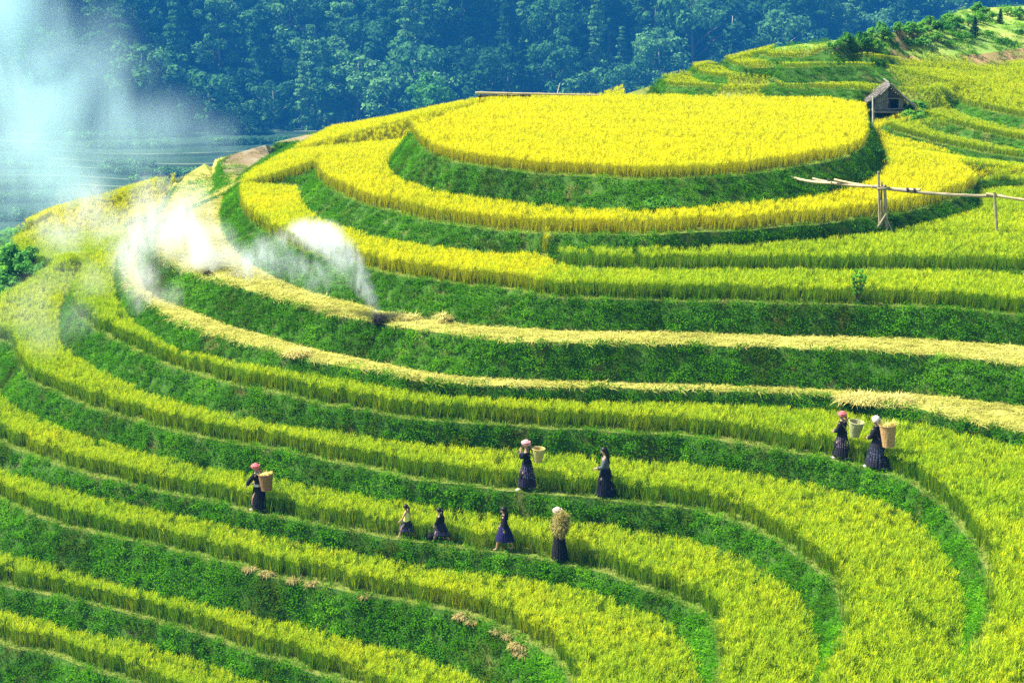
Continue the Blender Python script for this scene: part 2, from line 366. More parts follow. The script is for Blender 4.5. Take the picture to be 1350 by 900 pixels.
m_wild = plain('wild_grass_ground', [(0.3, (0.09, 0.20, 0.03)), (0.5, (0.22, 0.34, 0.05)), (0.72, (0.42, 0.40, 0.10))], 0.16, 0.95, 'pos', 7, 0.5, 5)
m_redearth = plain('red_earth', [(0.3, (0.20, 0.22, 0.05)), (0.5, (0.34, 0.22, 0.09)), (0.75, (0.44, 0.26, 0.13))], 0.35, 0.95, 'pos', 6, 0.5, 5)
GM = [m_soil, m_bank, m_strawg, m_mud, m_pale, m_wild, m_redearth]
def ground_slot(t, px, py):
    if t.startswith('bank_'): return 6 if (t == 'bank_HL' and px > 1175) else 1
    if t == 'slope': return 5
    if t == 'S1': return 3 if px < 430 and py < 232 else 2
    if t in ('T1', 'T2') and px < 452 and py < 247-(px-320)*0.58: return 3
    if t == 'S2': return 4 if py < 265 else 2
    if t == 'HL': return 5
    if t in ('P1', 'P2') and py < 345 and px < 240: return 4
    return 0
gme = bpy.data.meshes.new('terraced_hillside'); gme.from_pydata([tuple(v) for v in V], [], [tuple(f) for f in F])
for m in GM: gme.materials.append(m)
gme.polygons.foreach_set('material_index', [ground_slot(t, a, b) for t, a, b in zip(FT, fpx, fpy)])
ground = bpy.data.objects.new('terraced_hillside', gme); col.objects.link(ground); tag(ground, kind='structure')

# ------------------------------------------------------------------ scattering: points that carry a plant each
def snoise(x, y, s, seed=0):
    r = np.random.default_rng(seed+11); out = np.zeros_like(x)
    for o in range(4):
        a = r.uniform(0, 2*PI, 3); k = s*(1.9**o)
        for q in range(3):
            out += np.sin((x*np.cos(a[q])+y*np.sin(a[q]))*k*(1+0.35*q)+r.uniform(0, 6))/(1.6**o)
    return out/5.5
def make_group(name, collection):
    ng = bpy.data.node_groups.new(name, 'GeometryNodeTree')
    ng.interface.new_socket('Geometry', in_out='INPUT', socket_type='NodeSocketGeometry')
    ng.interface.new_socket('Geometry', in_out='OUTPUT', socket_type='NodeSocketGeometry')
    gi = ng.nodes.new('NodeGroupInput'); go = ng.nodes.new('NodeGroupOutput')
    ci = ng.nodes.new('GeometryNodeCollectionInfo'); ci.inputs[0].default_value = collection
    ci.inputs['Separate Children'].default_value = True; ci.inputs['Reset Children'].default_value = True
    iop = ng.nodes.new('GeometryNodeInstanceOnPoints'); iop.inputs['Pick Instance'].default_value = True
    def na(nm, ty):
        q = ng.nodes.new('GeometryNodeInputNamedAttribute'); q.data_type = ty; q.inputs['Name'].default_value = nm
        return next(s for s in q.outputs if s.enabled and s.name == 'Attribute')
    er = ng.nodes.new('FunctionNodeEulerToRotation')
    ng.links.new(gi.outputs[0], iop.inputs['Points']); ng.links.new(ci.outputs[0], iop.inputs['Instance'])
    ng.links.new(na('pick', 'INT'), iop.inputs['Instance Index'])
    ng.links.new(na('rot', 'FLOAT_VECTOR'), er.inputs[0]); ng.links.new(er.outputs[0], iop.inputs['Rotation'])
    ng.links.new(na('size', 'FLOAT_VECTOR'), iop.inputs['Scale'])
    ng.links.new(iop.outputs[0], go.inputs[0]); return ng
GROUPS = {}
def scatter(name, P, rot, size, pick, tint, kinds, label, cat, group=None):
    me = bpy.data.meshes.new(name); me.vertices.add(len(P)); me.vertices.foreach_set('co', np.asarray(P, np.float32).ravel())
    a = me.attributes.new('rot', 'FLOAT_VECTOR', 'POINT'); a.data.foreach_set('vector', np.asarray(rot, np.float32).ravel())
    a = me.attributes.new('size', 'FLOAT_VECTOR', 'POINT'); a.data.foreach_set('vector', np.asarray(size, np.float32).ravel())
    a = me.attributes.new('pick', 'INT', 'POINT'); a.data.foreach_set('value', np.asarray(pick, np.int32))
    a = me.attributes.new('tint', 'FLOAT', 'POINT'); a.data.foreach_set('value', np.asarray(tint, np.float32))
    o = bpy.data.objects.new(name, me); col.objects.link(o)
    md = o.modifiers.new('plants', 'NODES'); md.node_group = GROUPS[kinds]
    return tag(o, label, cat, group, 'stuff')
def sample(mask, density):
    idx = np.nonzero(mask)[0]
    n = rng.poisson(AREA[idx]*density); tri = np.repeat(idx, n)
    r1 = np.sqrt(rng.random(len(tri))); r2 = rng.random(len(tri))
    a, b, c = V[F[tri, 0]], V[F[tri, 1]], V[F[tri, 2]]
    P = (1-r1)[:, None]*a+(r1*(1-r2))[:, None]*b+(r1*r2)[:, None]*c
    return P, tri
def inview(P, mx=340, my=90):
    x, y, d = pjn(P); return (x > -mx) & (x < 1350+mx) & (y > -my) & (y < 900+my) & (d > 1)
allrim = [p for k in RIMPTS for p in RIMPTS[k]]
rkd = kdtree.KDTree(len(allrim))
for i, p in enumerate(allrim): rkd.insert((p.x, p.y, 0), i)
rkd.balance()
def rimdist(P): return np.array([rkd.find((p[0], p[1], 0))[2] for p in P])

# plant prototypes live in collections that are only instanced
def proto(cname, meshes, mats):
    c = bpy.data.collections.new(cname)
    for i, mb in enumerate(meshes):
        me = mb.mesh(cname+'_plant')
        for m in mats: me.materials.append(m)
        o = bpy.data.objects.new('%s_%02d' % (cname, i), me); c.objects.link(o)
    GROUPS[cname] = make_group(cname, c)
def rice_clump(h=0.60, leaves=11, ears=17, spread=0.16):
    mb = MB()
    for i in range(leaves):
        a = random.uniform(0, 2*PI); r = random.uniform(0, spread*0.6); t = random.uniform(0.05, 0.38)
        mb.blade((r*math.cos(a), r*math.sin(a), -0.03), (math.cos(a)*t, math.sin(a)*t, 1), None, h*random.uniform(0.82, 1.03), random.uniform(0.008, 0.013), random.uniform(0.2, 0.9), 3, 0)
    for i in range(11):
        a = random.uniform(0, 2*PI); r = random.uniform(0, spread*0.75); t = random.uniform(0.0, 0.2)
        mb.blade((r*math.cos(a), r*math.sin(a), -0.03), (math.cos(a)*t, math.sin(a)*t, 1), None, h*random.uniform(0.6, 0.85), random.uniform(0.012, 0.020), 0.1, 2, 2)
    for i in range(ears):
        a = random.uniform(0, 2*PI); r = random.uniform(0, spread*0.7); t = random.uniform(0.05, 0.28)
        p = Vector((r*math.cos(a), r*math.sin(a), h*random.uniform(0.80, 1.0))); d = Vector((math.cos(a)*t, math.sin(a)*t, 0.8))
        mb.blade(p, d, None, random.uniform(0.09, 0.17), random.uniform(0.012, 0.018), random.uniform(1.3, 2.8), 3, 1)
    return mb
m_leaf = foliage('rice_leaf', (0.07, 0.26, 0.006), (0.22, 0.44, 0.008), (0.72, 0.64, 0.006), 0.45)
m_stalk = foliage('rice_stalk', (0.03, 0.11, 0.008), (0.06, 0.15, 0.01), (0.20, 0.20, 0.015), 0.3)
m_ear = foliage('rice_ear', (0.22, 0.42, 0.012), (0.47, 0.61, 0.02), (0.87, 0.78, 0.008), 0.35)
proto('rice_plants', [rice_clump() for i in range(7)], [m_leaf, m_ear, m_stalk])
def weed_clump(broad=True):
    mb = MB()
    for i in range(22):
        a = random.uniform(0, 2*PI); r = random.uniform(0, 0.16); t = random.uniform(0.3, 1.3)
        mb.blade((r*math.cos(a), r*math.sin(a), -0.03), (math.cos(a)*t, math.sin(a)*t, 1), None, random.uniform(0.05, 0.17), random.uniform(0.010, 0.016), random.uniform(0.5, 1.5), 3, 0)
    if broad:
        for i in range(26):
            a = random.uniform(0, 2*PI); r = random.uniform(0.02, 0.19); t = random.uniform(0.6, 2.5)
            mb.blade((r*math.cos(a), r*math.sin(a), random.uniform(0.0, 0.13)), (math.cos(a)*t, math.sin(a)*t, 0.5), None, random.uniform(0.035, 0.07), random.uniform(0.022, 0.042), 0.9, 2, 0)
    return mb
m_weed = foliage('bank_weed', (0.07, 0.075, 0.005), (0.035, 0.20, 0.002), (0.22, 0.50, 0.010), 0.38)
proto('bank_plants', [weed_clump(i % 4 != 3) for i in range(8)], [m_weed])
def short_grass():
    mb = MB()
    for i in range(16):
        a = random.uniform(0, 2*PI); r = random.uniform(0, 0.14); t = random.uniform(0.3, 1.6)
        mb.blade((r*math.cos(a), r*math.sin(a), -0.01), (math.cos(a)*t, math.sin(a)*t, 1), None, random.uniform(0.05, 0.12), 0.018, random.uniform(0.5, 1.4), 2, 0)
    return mb
m_turf = foliage('path_turf', (0.10, 0.28, 0.02), (0.26, 0.42, 0.04), (0.55, 0.52, 0.14), 0.35)
proto('turf', [short_grass() for i in range(4)], [m_turf])
def straw_tuft(n=16, L=0.3):
    mb = MB()
    for i in range(n):
        a = random.uniform(0, 2*PI); r = random.uniform(0, 0.22)
        mb.blade((r*math.cos(a), r*math.sin(a), random.uniform(0.0, 0.03)), (math.cos(a+1), math.sin(a+1), random.uniform(-0.05, 0.22)), None, random.uniform(0.4, 1.0)*L, 0.016, random.uniform(0.2, 0.8), 2, 0)
    return mb
m_straw = foliage('rice_straw', (0.18, 0.20, 0.025), (0.44, 0.43, 0.075), (0.66, 0.62, 0.19), 0.2)
proto('straw', [straw_tuft() for i in range(5)], [m_straw])

def grow(name, mask, density, kinds, tintf, label, cat, hs=(0.94, 1.06), gap=0.22, nk=7, group=None, tilt=0.10, sc=1.0, keep=None, along=None):
    P, tri = sample(mask, density); m = inview(P)
    P, tri = P[m], tri[m]
    if gap is not None and len(P): q = rimdist(P) > gap*(0.8+0.35*rng.random(len(P))); P, tri = P[q], tri[q]
    if keep is not None and len(P): q = keep(P); P, tri = P[q], tri[q]
    if not len(P): return None
    n = len(P)
    rot = np.stack([rng.normal(0, tilt, n), rng.normal(0, tilt, n), rng.uniform(0, 2*PI, n)], 1)
    if along:                                                    # lean out of the slope
        nn = NR[tri]; rot[:, 0] += -nn[:, 1]*along*0; ax = nn[:, :2]
        k = along
        rot[:, 2] = 0
        rot[:, 1] = np.arctan2(nn[:, 0], 1.0)*k+rng.normal(0, 0.25, n); rot[:, 0] = -np.arctan2(nn[:, 1], 1.0)*k+rng.normal(0, 0.25, n)
    s = rng.uniform(*hs, n)*sc; hgt = s*(1+0.08*snoise(P[:, 0], P[:, 1], 0.9, 3))
    size = np.stack([s, s, hgt], 1)
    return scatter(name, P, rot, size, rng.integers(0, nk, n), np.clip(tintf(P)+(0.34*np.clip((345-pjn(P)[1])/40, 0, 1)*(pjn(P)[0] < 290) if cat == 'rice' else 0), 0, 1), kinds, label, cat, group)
def tn(base, a1, s1, a2=0.0, s2=1.0, seed=0):
    return lambda P: base+a1*snoise(P[:, 0], P[:, 1], s1, seed)+a2*snoise(P[:, 0], P[:, 1], s2, seed+5)
isx = lambda lo, hi: (fpx >= lo) & (fpx < hi)
HB = lambda P: ~((pjn(P)[0] < 275) & (pjn(P)[1] < 335) & (snoise(P[:, 0], P[:, 1], 0.5, 90) < -0.38))
BARE = lambda px, py: (px < 452) & (py < 247-(px-320)*0.58)
RK = lambda P: ~BARE(*pjn(P)[:2])
RG = 'rice crops of the terraces'
sm = np.linspace(0, 1, 3)
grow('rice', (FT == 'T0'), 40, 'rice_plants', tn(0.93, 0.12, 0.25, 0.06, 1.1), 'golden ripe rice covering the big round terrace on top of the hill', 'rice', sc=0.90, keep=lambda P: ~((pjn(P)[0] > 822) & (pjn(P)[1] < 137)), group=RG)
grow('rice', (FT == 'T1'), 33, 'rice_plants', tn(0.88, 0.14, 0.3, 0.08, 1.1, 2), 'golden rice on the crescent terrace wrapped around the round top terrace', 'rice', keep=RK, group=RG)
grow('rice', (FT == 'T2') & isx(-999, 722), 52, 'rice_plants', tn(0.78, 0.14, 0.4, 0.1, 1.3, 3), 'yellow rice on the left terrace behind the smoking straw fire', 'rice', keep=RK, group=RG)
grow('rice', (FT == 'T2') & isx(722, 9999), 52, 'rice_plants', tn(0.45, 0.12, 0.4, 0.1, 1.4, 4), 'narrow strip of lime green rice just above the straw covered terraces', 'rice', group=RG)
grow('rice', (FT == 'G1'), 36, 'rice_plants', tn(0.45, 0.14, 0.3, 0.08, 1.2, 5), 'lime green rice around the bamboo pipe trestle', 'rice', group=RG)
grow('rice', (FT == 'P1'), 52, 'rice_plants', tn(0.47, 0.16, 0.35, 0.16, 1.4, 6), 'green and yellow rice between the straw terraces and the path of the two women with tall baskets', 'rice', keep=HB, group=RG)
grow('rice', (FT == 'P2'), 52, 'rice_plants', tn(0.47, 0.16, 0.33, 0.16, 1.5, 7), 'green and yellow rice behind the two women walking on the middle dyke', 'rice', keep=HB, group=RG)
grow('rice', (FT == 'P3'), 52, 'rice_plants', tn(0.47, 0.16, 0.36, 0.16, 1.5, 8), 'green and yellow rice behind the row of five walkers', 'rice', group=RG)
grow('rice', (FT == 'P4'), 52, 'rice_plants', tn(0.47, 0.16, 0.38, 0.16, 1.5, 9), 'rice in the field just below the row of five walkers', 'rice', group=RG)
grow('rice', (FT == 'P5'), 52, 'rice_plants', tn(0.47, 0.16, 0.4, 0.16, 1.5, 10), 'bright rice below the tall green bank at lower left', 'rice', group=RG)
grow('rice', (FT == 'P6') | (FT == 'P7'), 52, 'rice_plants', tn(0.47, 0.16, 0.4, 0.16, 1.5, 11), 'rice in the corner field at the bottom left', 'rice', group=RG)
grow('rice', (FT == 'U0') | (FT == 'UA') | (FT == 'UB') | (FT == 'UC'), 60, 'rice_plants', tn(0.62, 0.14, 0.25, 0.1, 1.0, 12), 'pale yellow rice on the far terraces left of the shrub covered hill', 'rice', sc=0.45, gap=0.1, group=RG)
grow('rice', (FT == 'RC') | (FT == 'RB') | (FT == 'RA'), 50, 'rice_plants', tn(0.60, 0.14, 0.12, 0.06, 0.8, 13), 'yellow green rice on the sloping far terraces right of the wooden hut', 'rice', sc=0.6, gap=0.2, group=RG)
isbank = np.array([t.startswith('bank_') for t in FT])
def rimtop(P): return snoise(P[:, 0], P[:, 1], 0.8, 21)
near = fdep < 78
BG = 'weeds on the terrace banks'
for t, lab in (('T0', 'dark green weeds on the bank of the round top terrace'), ('T1', 'green weeds on the bank below the crescent of golden rice'), ('T2', 'weeds on the bank between the lime rice strip and the upper straw terrace'),
               ('S1', 'thick weeds on the tall bank between the two straw terraces'), ('S2', 'weeds on the low bank under the lower straw terrace'), ('P1', 'weeds on the bank under the two women with tall baskets'),
               ('P2', 'weeds on the bank under the two women on the middle dyke'), ('P3', 'weeds on the bank under the row of five walkers'), ('P4', 'tall grassy bank with bits of dry straw along its edge'),
               ('P5', 'weeds on the second bank from the bottom at lower left'), ('P6', 'weeds on the bank in the bottom left corner')):
    mk = (FT == 'bank_'+t) | ((FT == 'bank_G1') if t == 'T2' else False)
    grow('bank_weeds', mk, 60 if t not in ('T0', 'T1') else 46, 'bank_plants', tn(0.46, 0.30, 0.9, 0.22, 3.1, hash(t[1])%7+30 if False else 30+ord(t[1])), lab, 'weeds', hs=(0.65, 1.3), gap=None, nk=8, group=BG, along=0.7, keep=lambda P: snoise(P[:, 0], P[:, 1]+1.7*P[:, 2], 1.5, 77)+0.15*rng.normal(0, 1, len(P)) > -0.62)
mk = isbank & ~np.isin(FT, ['bank_'+t for t in ('T0', 'T1', 'T2', 'G1', 'S1', 'S2', 'P1', 'P2', 'P3', 'P4', 'P5', 'P6', 'HL')])
grow('bank_weeds', mk, 30, 'bank_plants', tn(0.5, 0.25, 0.6, 0.15, 2.0, 50), 'green weeds on the banks of the far terraces around the hut', 'weeds', hs=(0.7, 1.2), gap=None, nk=8, group=BG, along=0.5)
# turf on the dykes
tm = ~isbank & (FT != 'slope') & (FT != 'HL')
grow('dyke_turf', tm & (FT != 'S1') & (FT != 'S2'), 60, 'turf', tn(0.5, 0.25, 0.8, 0.2, 2.5, 61), 'short pale turf along the tops of the dykes', 'turf', gap=None, nk=4, keep=lambda P: (rimdist(P) < 0.36), hs=(0.8, 1.4))
grow('straw', (FT == 'S1') & ~((fpx < 430) & (fpy < 232)), 34, 'straw', tn(0.52, 0.25, 0.9, 0.25, 3.0, 71), 'cut rice straw lying on the upper harvested terrace', 'straw', gap=None, nk=5, hs=(0.8, 1.5), sc=1.0)
grow('straw', (FT == 'S2') & (fpy > 265), 34, 'straw', tn(0.5, 0.25, 0.9, 0.25, 3.0, 72), 'cut rice straw lying on the lower harvested terrace', 'straw', gap=None, nk=5, hs=(0.8, 1.5), sc=1.0)
pale_ = ((FT == 'P1') | (FT == 'P2')) & (fpx < 275) & (fpy < 335) | (FT == 'S2') & (fpy < 275)
grow('stubble', pale_, 16, 'straw', tn(0.45, 0.3, 0.6, 0.25, 2.0, 74), 'pale stubble and dry straw on the ridge fields behind the smoke', 'stubble', gap=None, nk=5, hs=(0.6, 1.2))
grow('stubble', ((FT == 'S1') & (fpx < 430) & (fpy < 235)) | (((FT == 'T1') | (FT == 'T2')) & BARE(fpx, fpy)), 12, 'straw', tn(0.2, 0.3, 0.6, 0.2, 2.0, 75), 'brown stubble on the bare harvested field on the left crest', 'stubble', gap=None, nk=5, hs=(0.5, 1.1))
grow('wild_grass', pale_ | ((FT == 'S1') & (fpx < 430) & (fpy < 235)), 5, 'bank_plants', tn(0.6, 0.3, 0.6, 0.2, 1.6, 84), 'patches of green grass on the ridge fields left of the golden terraces', 'grass', gap=None, nk=8, sc=1.5, keep=lambda P: snoise(P[:, 0], P[:, 1], 0.45, 91) > 0.06)
grow('wild_grass', (FT == 'HL') | (FT == 'bank_HL') | ((FT == 'slope') & (fdep < 140)), 3.0, 'bank_plants', tn(0.55, 0.3, 0.12, 0.2, 0.5, 81), 'rough grass on the shrub covered hill and the slopes behind the ridge', 'grass', gap=None, nk=8, sc=2.0)
# ------------------------------------------------------------------ trees and shrubs
def leaf_quads(mb, c, rad, n, size, sc=(1, 1, 0.8), mi=0, shell=0.55, droop=0.0):
    for i in range(n):
        d = Vector((random.gauss(0, 1), random.gauss(0, 1), random.gauss(0, 1)+0.25)).normalized()
        r = rad*(shell+(1-shell)*random.random())*random.uniform(0.8, 1.12)
        p = Vector(c)+Vector((d.x*sc[0], d.y*sc[1], d.z*sc[2]))*r
        nrm = (d+Vector((random.gauss(0, .5), random.gauss(0, .5), random.gauss(0, .5)+0.4))).normalized()
        u = nrm.cross(Vector((random.gauss(0, 1), random.gauss(0, 1), random.gauss(0, 1)))).normalized(); w = nrm.cross(u)
        s = size*random.uniform(0.6, 1.4); a = u*s*0.5; b = w*s*0.32
        q = Vector((0, 0, -droop*s))
        mb.add([p-a+q, p-b, p+a+q, p+b], [(0, 1, 2, 3)], mi)
def treefoliage(name, lo, mid, hi, trans=0.3):
    m, nt, out = newmat(name)
    oi = N(nt, 'ShaderNodeObjectInfo'); f = noise(nt, 0.35, 3, 0.6, 'pos')
    ad = N(nt, 'ShaderNodeMath', operation='MULTIPLY_ADD'); ad.inputs[1].default_value = 0.85; nt.links.new(oi.outputs['Random'], ad.inputs[0])
    sb = N(nt, 'ShaderNodeMath', operation='MULTIPLY_ADD'); sb.inputs[1].default_value = 0.9; sb.inputs[2].default_value = -0.40
    nt.links.new(f, sb.inputs[0]); nt.links.new(sb.outputs[0], ad.inputs[2])
    c = ramp(nt, ad.outputs[0], [(0, lo), (0.5, mid), (1, hi)])
    d = N(nt, 'ShaderNodeBsdfDiffuse'); t = N(nt, 'ShaderNodeBsdfTranslucent'); mx = N(nt, 'ShaderNodeMixShader'); mx.inputs[0].default_value = trans
    nt.links.new(c, d.inputs[0]); nt.links.new(c, t.inputs[0]); nt.links.new(d.outputs[0], mx.inputs[1]); nt.links.new(t.outputs[0], mx.inputs[2])
    nt.links.new(mx.outputs[0], out.inputs[0]); return m
m_forest = treefoliage('forest_leaf', (0.012, 0.05, 0.015), (0.06, 0.19, 0.045), (0.20, 0.42, 0.10))
m_bright = treefoliage('young_leaf', (0.05, 0.20, 0.03), (0.11, 0.34, 0.05), (0.20, 0.46, 0.07), 0.4)
m_shrub = treefoliage('shrub_leaf', (0.07, 0.24, 0.02), (0.15, 0.40, 0.04), (0.28, 0.52, 0.07), 0.5)
m_dark = treefoliage('dark_needle', (0.012, 0.05, 0.03), (0.02, 0.08, 0.045), (0.04, 0.12, 0.05), 0.15)
m_bark = plain('bark', [(0.3, (0.06, 0.05, 0.04)), (0.7, (0.20, 0.17, 0.14))], 3, 0.95)
m_palebark = plain('pale_bark', [(0.3, (0.30, 0.28, 0.26)), (0.7, (0.52, 0.50, 0.46))], 3, 0.9)
def limb_trunk(h, r, lean, limbs, top=0.85):
    mb = MB(); pts = [Vector((lean[0]*t*t*h, lean[1]*t*t*h, t*h*top-0.4*(t == 0))) for t in (0, .2, .45, .7, 1)]
    mb.tube(pts, [r*1.25, r, r*.75, r*.5, r*.2], 7)
    for (a, t0, L, up) in limbs:
        i = min(3, int(t0*4)); p = pts[i].lerp(pts[i+1], t0*4-i)
        q = p+Vector((math.cos(a), math.sin(a), up))*L
        mb.tube([p, p.lerp(q, .5)+Vector((0, 0, L*.08)), q], [r*.38, r*.26, r*.1], 5)
    return mb
def broad_proto(h, spread, nclump, mleaf, nleaf=70, ls=0.5):
    limbs = []; crown = MB(); lean = (random.uniform(-.06, .06), random.uniform(-.06, .06))
    for i in range(nclump):
        a = random.uniform(0, 2*PI); t = random.uniform(0.35, 1.0); rr = spread*math.sqrt(random.random())*(1.15-0.65*abs(t-0.55))
        c = (rr*math.cos(a)+lean[0]*t*h, rr*math.sin(a)+lean[1]*t*h, t*h*0.95)
        leaf_quads(crown, c, spread*random.uniform(0.28, 0.5), nleaf, ls, (1, 1, 0.7))
        if i < 8: limbs.append((a, min(.9, t*0.7), rr*1.05+.3, 0.7))
    return limb_trunk(h, h*0.018+.05, lean, limbs).mesh('trunk', True), crown.mesh('crown')
def pine_proto(h, spread, tiers, nleaf=46, ls=0.5):
    limbs = []; crown = MB(); lean = (random.uniform(-.03, .03), random.uniform(-.03, .03))
    for i in range(tiers):
        t = 0.30+0.70*i/(tiers-1)
        for k in range(random.choice((3, 4, 5))):
            if random.random() < 0.14: continue
            a = random.uniform(0, 2*PI); rr = spread*(1.08-t)**0.75*random.uniform(0.45, 1.1)
            for q in (0.45, 0.95):
                c = (rr*q*math.cos(a)+lean[0]*t*h, rr*q*math.sin(a)+lean[1]*t*h, t*h-0.12*rr*q)
                leaf_quads(crown, c, 0.32*spread*(1.2-t)+0.25, nleaf//2, ls, (1.15, 1.15, 0.5), droop=0.15)
            if random.random() < .4: limbs.append((a, t*.9, rr, 0.1))
    return limb_trunk(h, h*0.012+.06, lean, limbs, 0.97).mesh('trunk', True), crown.mesh('crown')
def set_mats(me, *ms):
    for m in ms: me.materials.append(m)
    return me
protos = []
for i in range(5):
    t, c = broad_proto(random.uniform(9, 15), random.uniform(3.0, 4.6), 24, m_forest, 80, 0.62); protos.append((set_mats(t, m_bark if i else m_palebark), set_mats(c, m_forest), 'b', 1))
for i in range(5):
    t, c = pine_proto(random.uniform(14, 19), random.uniform(2.2, 3.3), 14, 52, 0.6); protos.append((set_mats(t, m_bark), set_mats(c, m_forest), 'p', 1))
def tree_obj(name, pr, loc, sc, rz, label, group, cat='tree', crown_mat=None, tilt=0.0):
    e = empty(name, loc, rz); e.scale = (sc, sc, sc*random.uniform(.92, 1.12)); e.rotation_euler.x = tilt
    tr = bpy.data.objects.new('trunk', pr[0]); cr = bpy.data.objects.new('crown', pr[1])
    for o in (tr, cr): col.objects.link(o); o.parent = e
    return tag(e, label, cat, group)
# the forested mountain across the valley: a slope that rises away from the valley floor
KF = 1.8                                                         # the far slope stands some 600 m away
def hillz(x, y):
    x, y = x/KF, y/KF
    return CAM_Z+KF*(hillz0(x, y)-CAM_Z)
def hillz0(x, y):
    s = y-302-0.05*(x+40)+9*math.sin(x*0.021+1.0)+4*math.sin(x*0.057)
    if s < 0: return -22.0
    return -22+0.62*s+1.6*math.sin(x*.09+y*.05)*min(1, s/20)
hv = []; nx, ny = 80, 46
for j in range(ny):
    for i in range(nx):
        x = (-220+i*440/(nx-1))*KF; y = (288+j*150/(ny-1))*KF; hv.append((x, y, hillz(x, y)-0.05))
hf = [(j*nx+i, j*nx+i+1, (j+1)*nx+i+1, (j+1)*nx+i) for j in range(ny-1) for i in range(nx-1)]
hme = bpy.data.meshes.new('forest_hill'); hme.from_pydata(hv, [], hf)
m_fground = plain('forest_floor', [(0.3, (0.010, 0.035, 0.012)), (0.6, (0.03, 0.08, 0.02)), (0.8, (0.06, 0.10, 0.03))], 0.25, 1.0, 'pos', 6)
hill = link_mesh('forest_hill', hme, [m_fground]); tag(hill, kind='structure')
crest = spline([(a, b, 0) for a, b, c, t in BACK if a >= 97 or a < 0], 8)
crest = crest[np.argsort(crest[:, 0])]
trees = []; tries = 0
FG = 'trees on the forested mountainside'
while tries < 30000 and len(trees) < 285:
    tries += 1
    x = random.uniform(-118, 122)*KF; y = random.uniform(300, 372)*KF; z = hillz(x, y)
    if hillz0(x/KF, y/KF) <= -21.9: continue
    px, py, d = proj((x, y, z)); tx, ty, d2 = proj((x, y, z+13*KF))
    if py < 6 or px < -45 or px > 1395: continue
    if ty > float(np.interp(px, crest[:, 0], crest[:, 1])) - 4: continue
    if px < 235 and py > 205 and random.random() < .8: continue
    if any((x-a)**2+(y-b)**2 < (4.7*KF)**2 for a, b, c in trees): continue
    trees.append((x, y, z))
trees.sort(key=lambda t: t[1])
for i, (x, y, z) in enumerate(trees):
    w = snoise(np.array([x]), np.array([y]), 0.035, 5)[0]
    pr = random.choice(protos[5:] if random.random() < 0.36+0.7*w else protos[:5])
    lab = 'hazy blue green conifer in the forest across the valley' if pr[2] == 'p' else 'hazy blue green broadleaf tree in the forest across the valley'
    tree_obj('pine_tree' if pr[2] == 'p' else 'broadleaf_tree', pr, (x, y, z-.4), KF*random.uniform(.7, 1.5)*(.92 if pr[2] == 'p' else 1), random.uniform(0, 6.28), lab, FG)
# undergrowth filling the forest floor
ug = []
for i in range(3):
    mb = MB(); leaf_quads(mb, (0, 0, 0.9), 1.6, 90, 0.55, (1, 1, .8)); ug.append(mb)
proto('undergrowth', ug, [m_forest])
P = np.array([(x, y, hillz(x, y)) for x, y in zip(rng.uniform(-125*KF, 130*KF, 5200), rng.uniform(298*KF, 385*KF, 5200))]); P = P[P[:, 2] > CAM_Z-38.6*KF]
s_ = KF*rng.uniform(.7, 1.7, len(P))
scatter('undergrowth', P, np.stack([0*s_, 0*s_, rng.uniform(0, 6.28, len(P))], 1), np.stack([s_, s_, s_*rng.uniform(.8, 1.8, len(P))], 1), rng.integers(0, 3, len(P)), 0.5+0*s_, 'undergrowth', 'dark bushes and saplings filling the forest floor across the valley', 'undergrowth')
# a bright young tree at the foot of the forest, a tall bare pale trunk
t, c = broad_proto(6.0, 3.0, 20, m_bright, 70, 0.5); prb = (set_mats(t, m_bark), set_mats(c, m_bright), 'b')
q = at(572, 150, 440); tree_obj('broadleaf_tree', prb, (q.x, q.y, q.z-1.6), 1.9, 0.4, 'bright green rounded tree just behind the crest of the golden field', None)
q = at(640, 126, 450); tree_obj('broadleaf_tree', prb, (q.x-3.5, q.y, q.z-8), 1.3, 2.4, 'small green tree behind the left end of the distant bamboo pole', None)
# ------------------------------------------------------------------ valley floor with its own paddies
m_val = plain('valley_paddy', [(0.3, (0.004, 0.026, 0.008)), (0.5, (0.010, 0.045, 0.014)), (0.7, (0.03, 0.065, 0.018))], 0.05, 1.0, 'pos', 5)
m_valdyke = plain('valley_dyke', [(0.42, (0.006, 0.03, 0.015)), (0.62, (0.13, 0.17, 0.09))], 0.05, 1.0, 'pos', 4)
vb = MB(); edges_y = [100, 196, 208, 219, 229, 241, 251, 258, 267, 274, 283, 291, 300, 320]
zv = -24.6
def vcurve(x, y): return y+4.5*math.sin(x*.055+y*.05)+1.8*math.sin(x*.13+y*.09)
xs = [-220+i*8 for i in range(61)]
for k in range(len(edges_y)-1):
    a, b = edges_y[k], edges_y[k+1]; rise = 0.45 if k else 0
    row0 = [(x, vcurve(x, a), zv+rise) for x in xs]; row0b = [(x, vcurve(x, a)+0.75, zv+rise+.05) for x in xs]; row1 = [(x, vcurve(x, b), zv+rise) for x in xs]
    lo = [(x, vcurve(x, a)-.5, zv) for x in xs]; n0 = len(xs)
    vb.add(lo+row0, [(i, i+1, n0+i+1, n0+i) for i in range(n0-1)], 0)
    vb.add(row0+row0b, [(i, i+1, n0+i+1, n0+i) for i in range(n0-1)], 1)
    vb.add(row0b+row1, [(i, i+1, n0+i+1, n0+i) for i in range(n0-1)], 0)
    zv += rise
vh = []
for k in range(1, len(edges_y)-1):
    for i in range(420):
        x = random.uniform(-130, -10); w_ = math.sin(x*.09+k*1.7)+math.sin(x*.23+k)
        if w_ < .2: continue
        vh.append((x, vcurve(x, edges_y[k])-.6+random.uniform(-.5, .3), -24.6+.45*(k-1)))
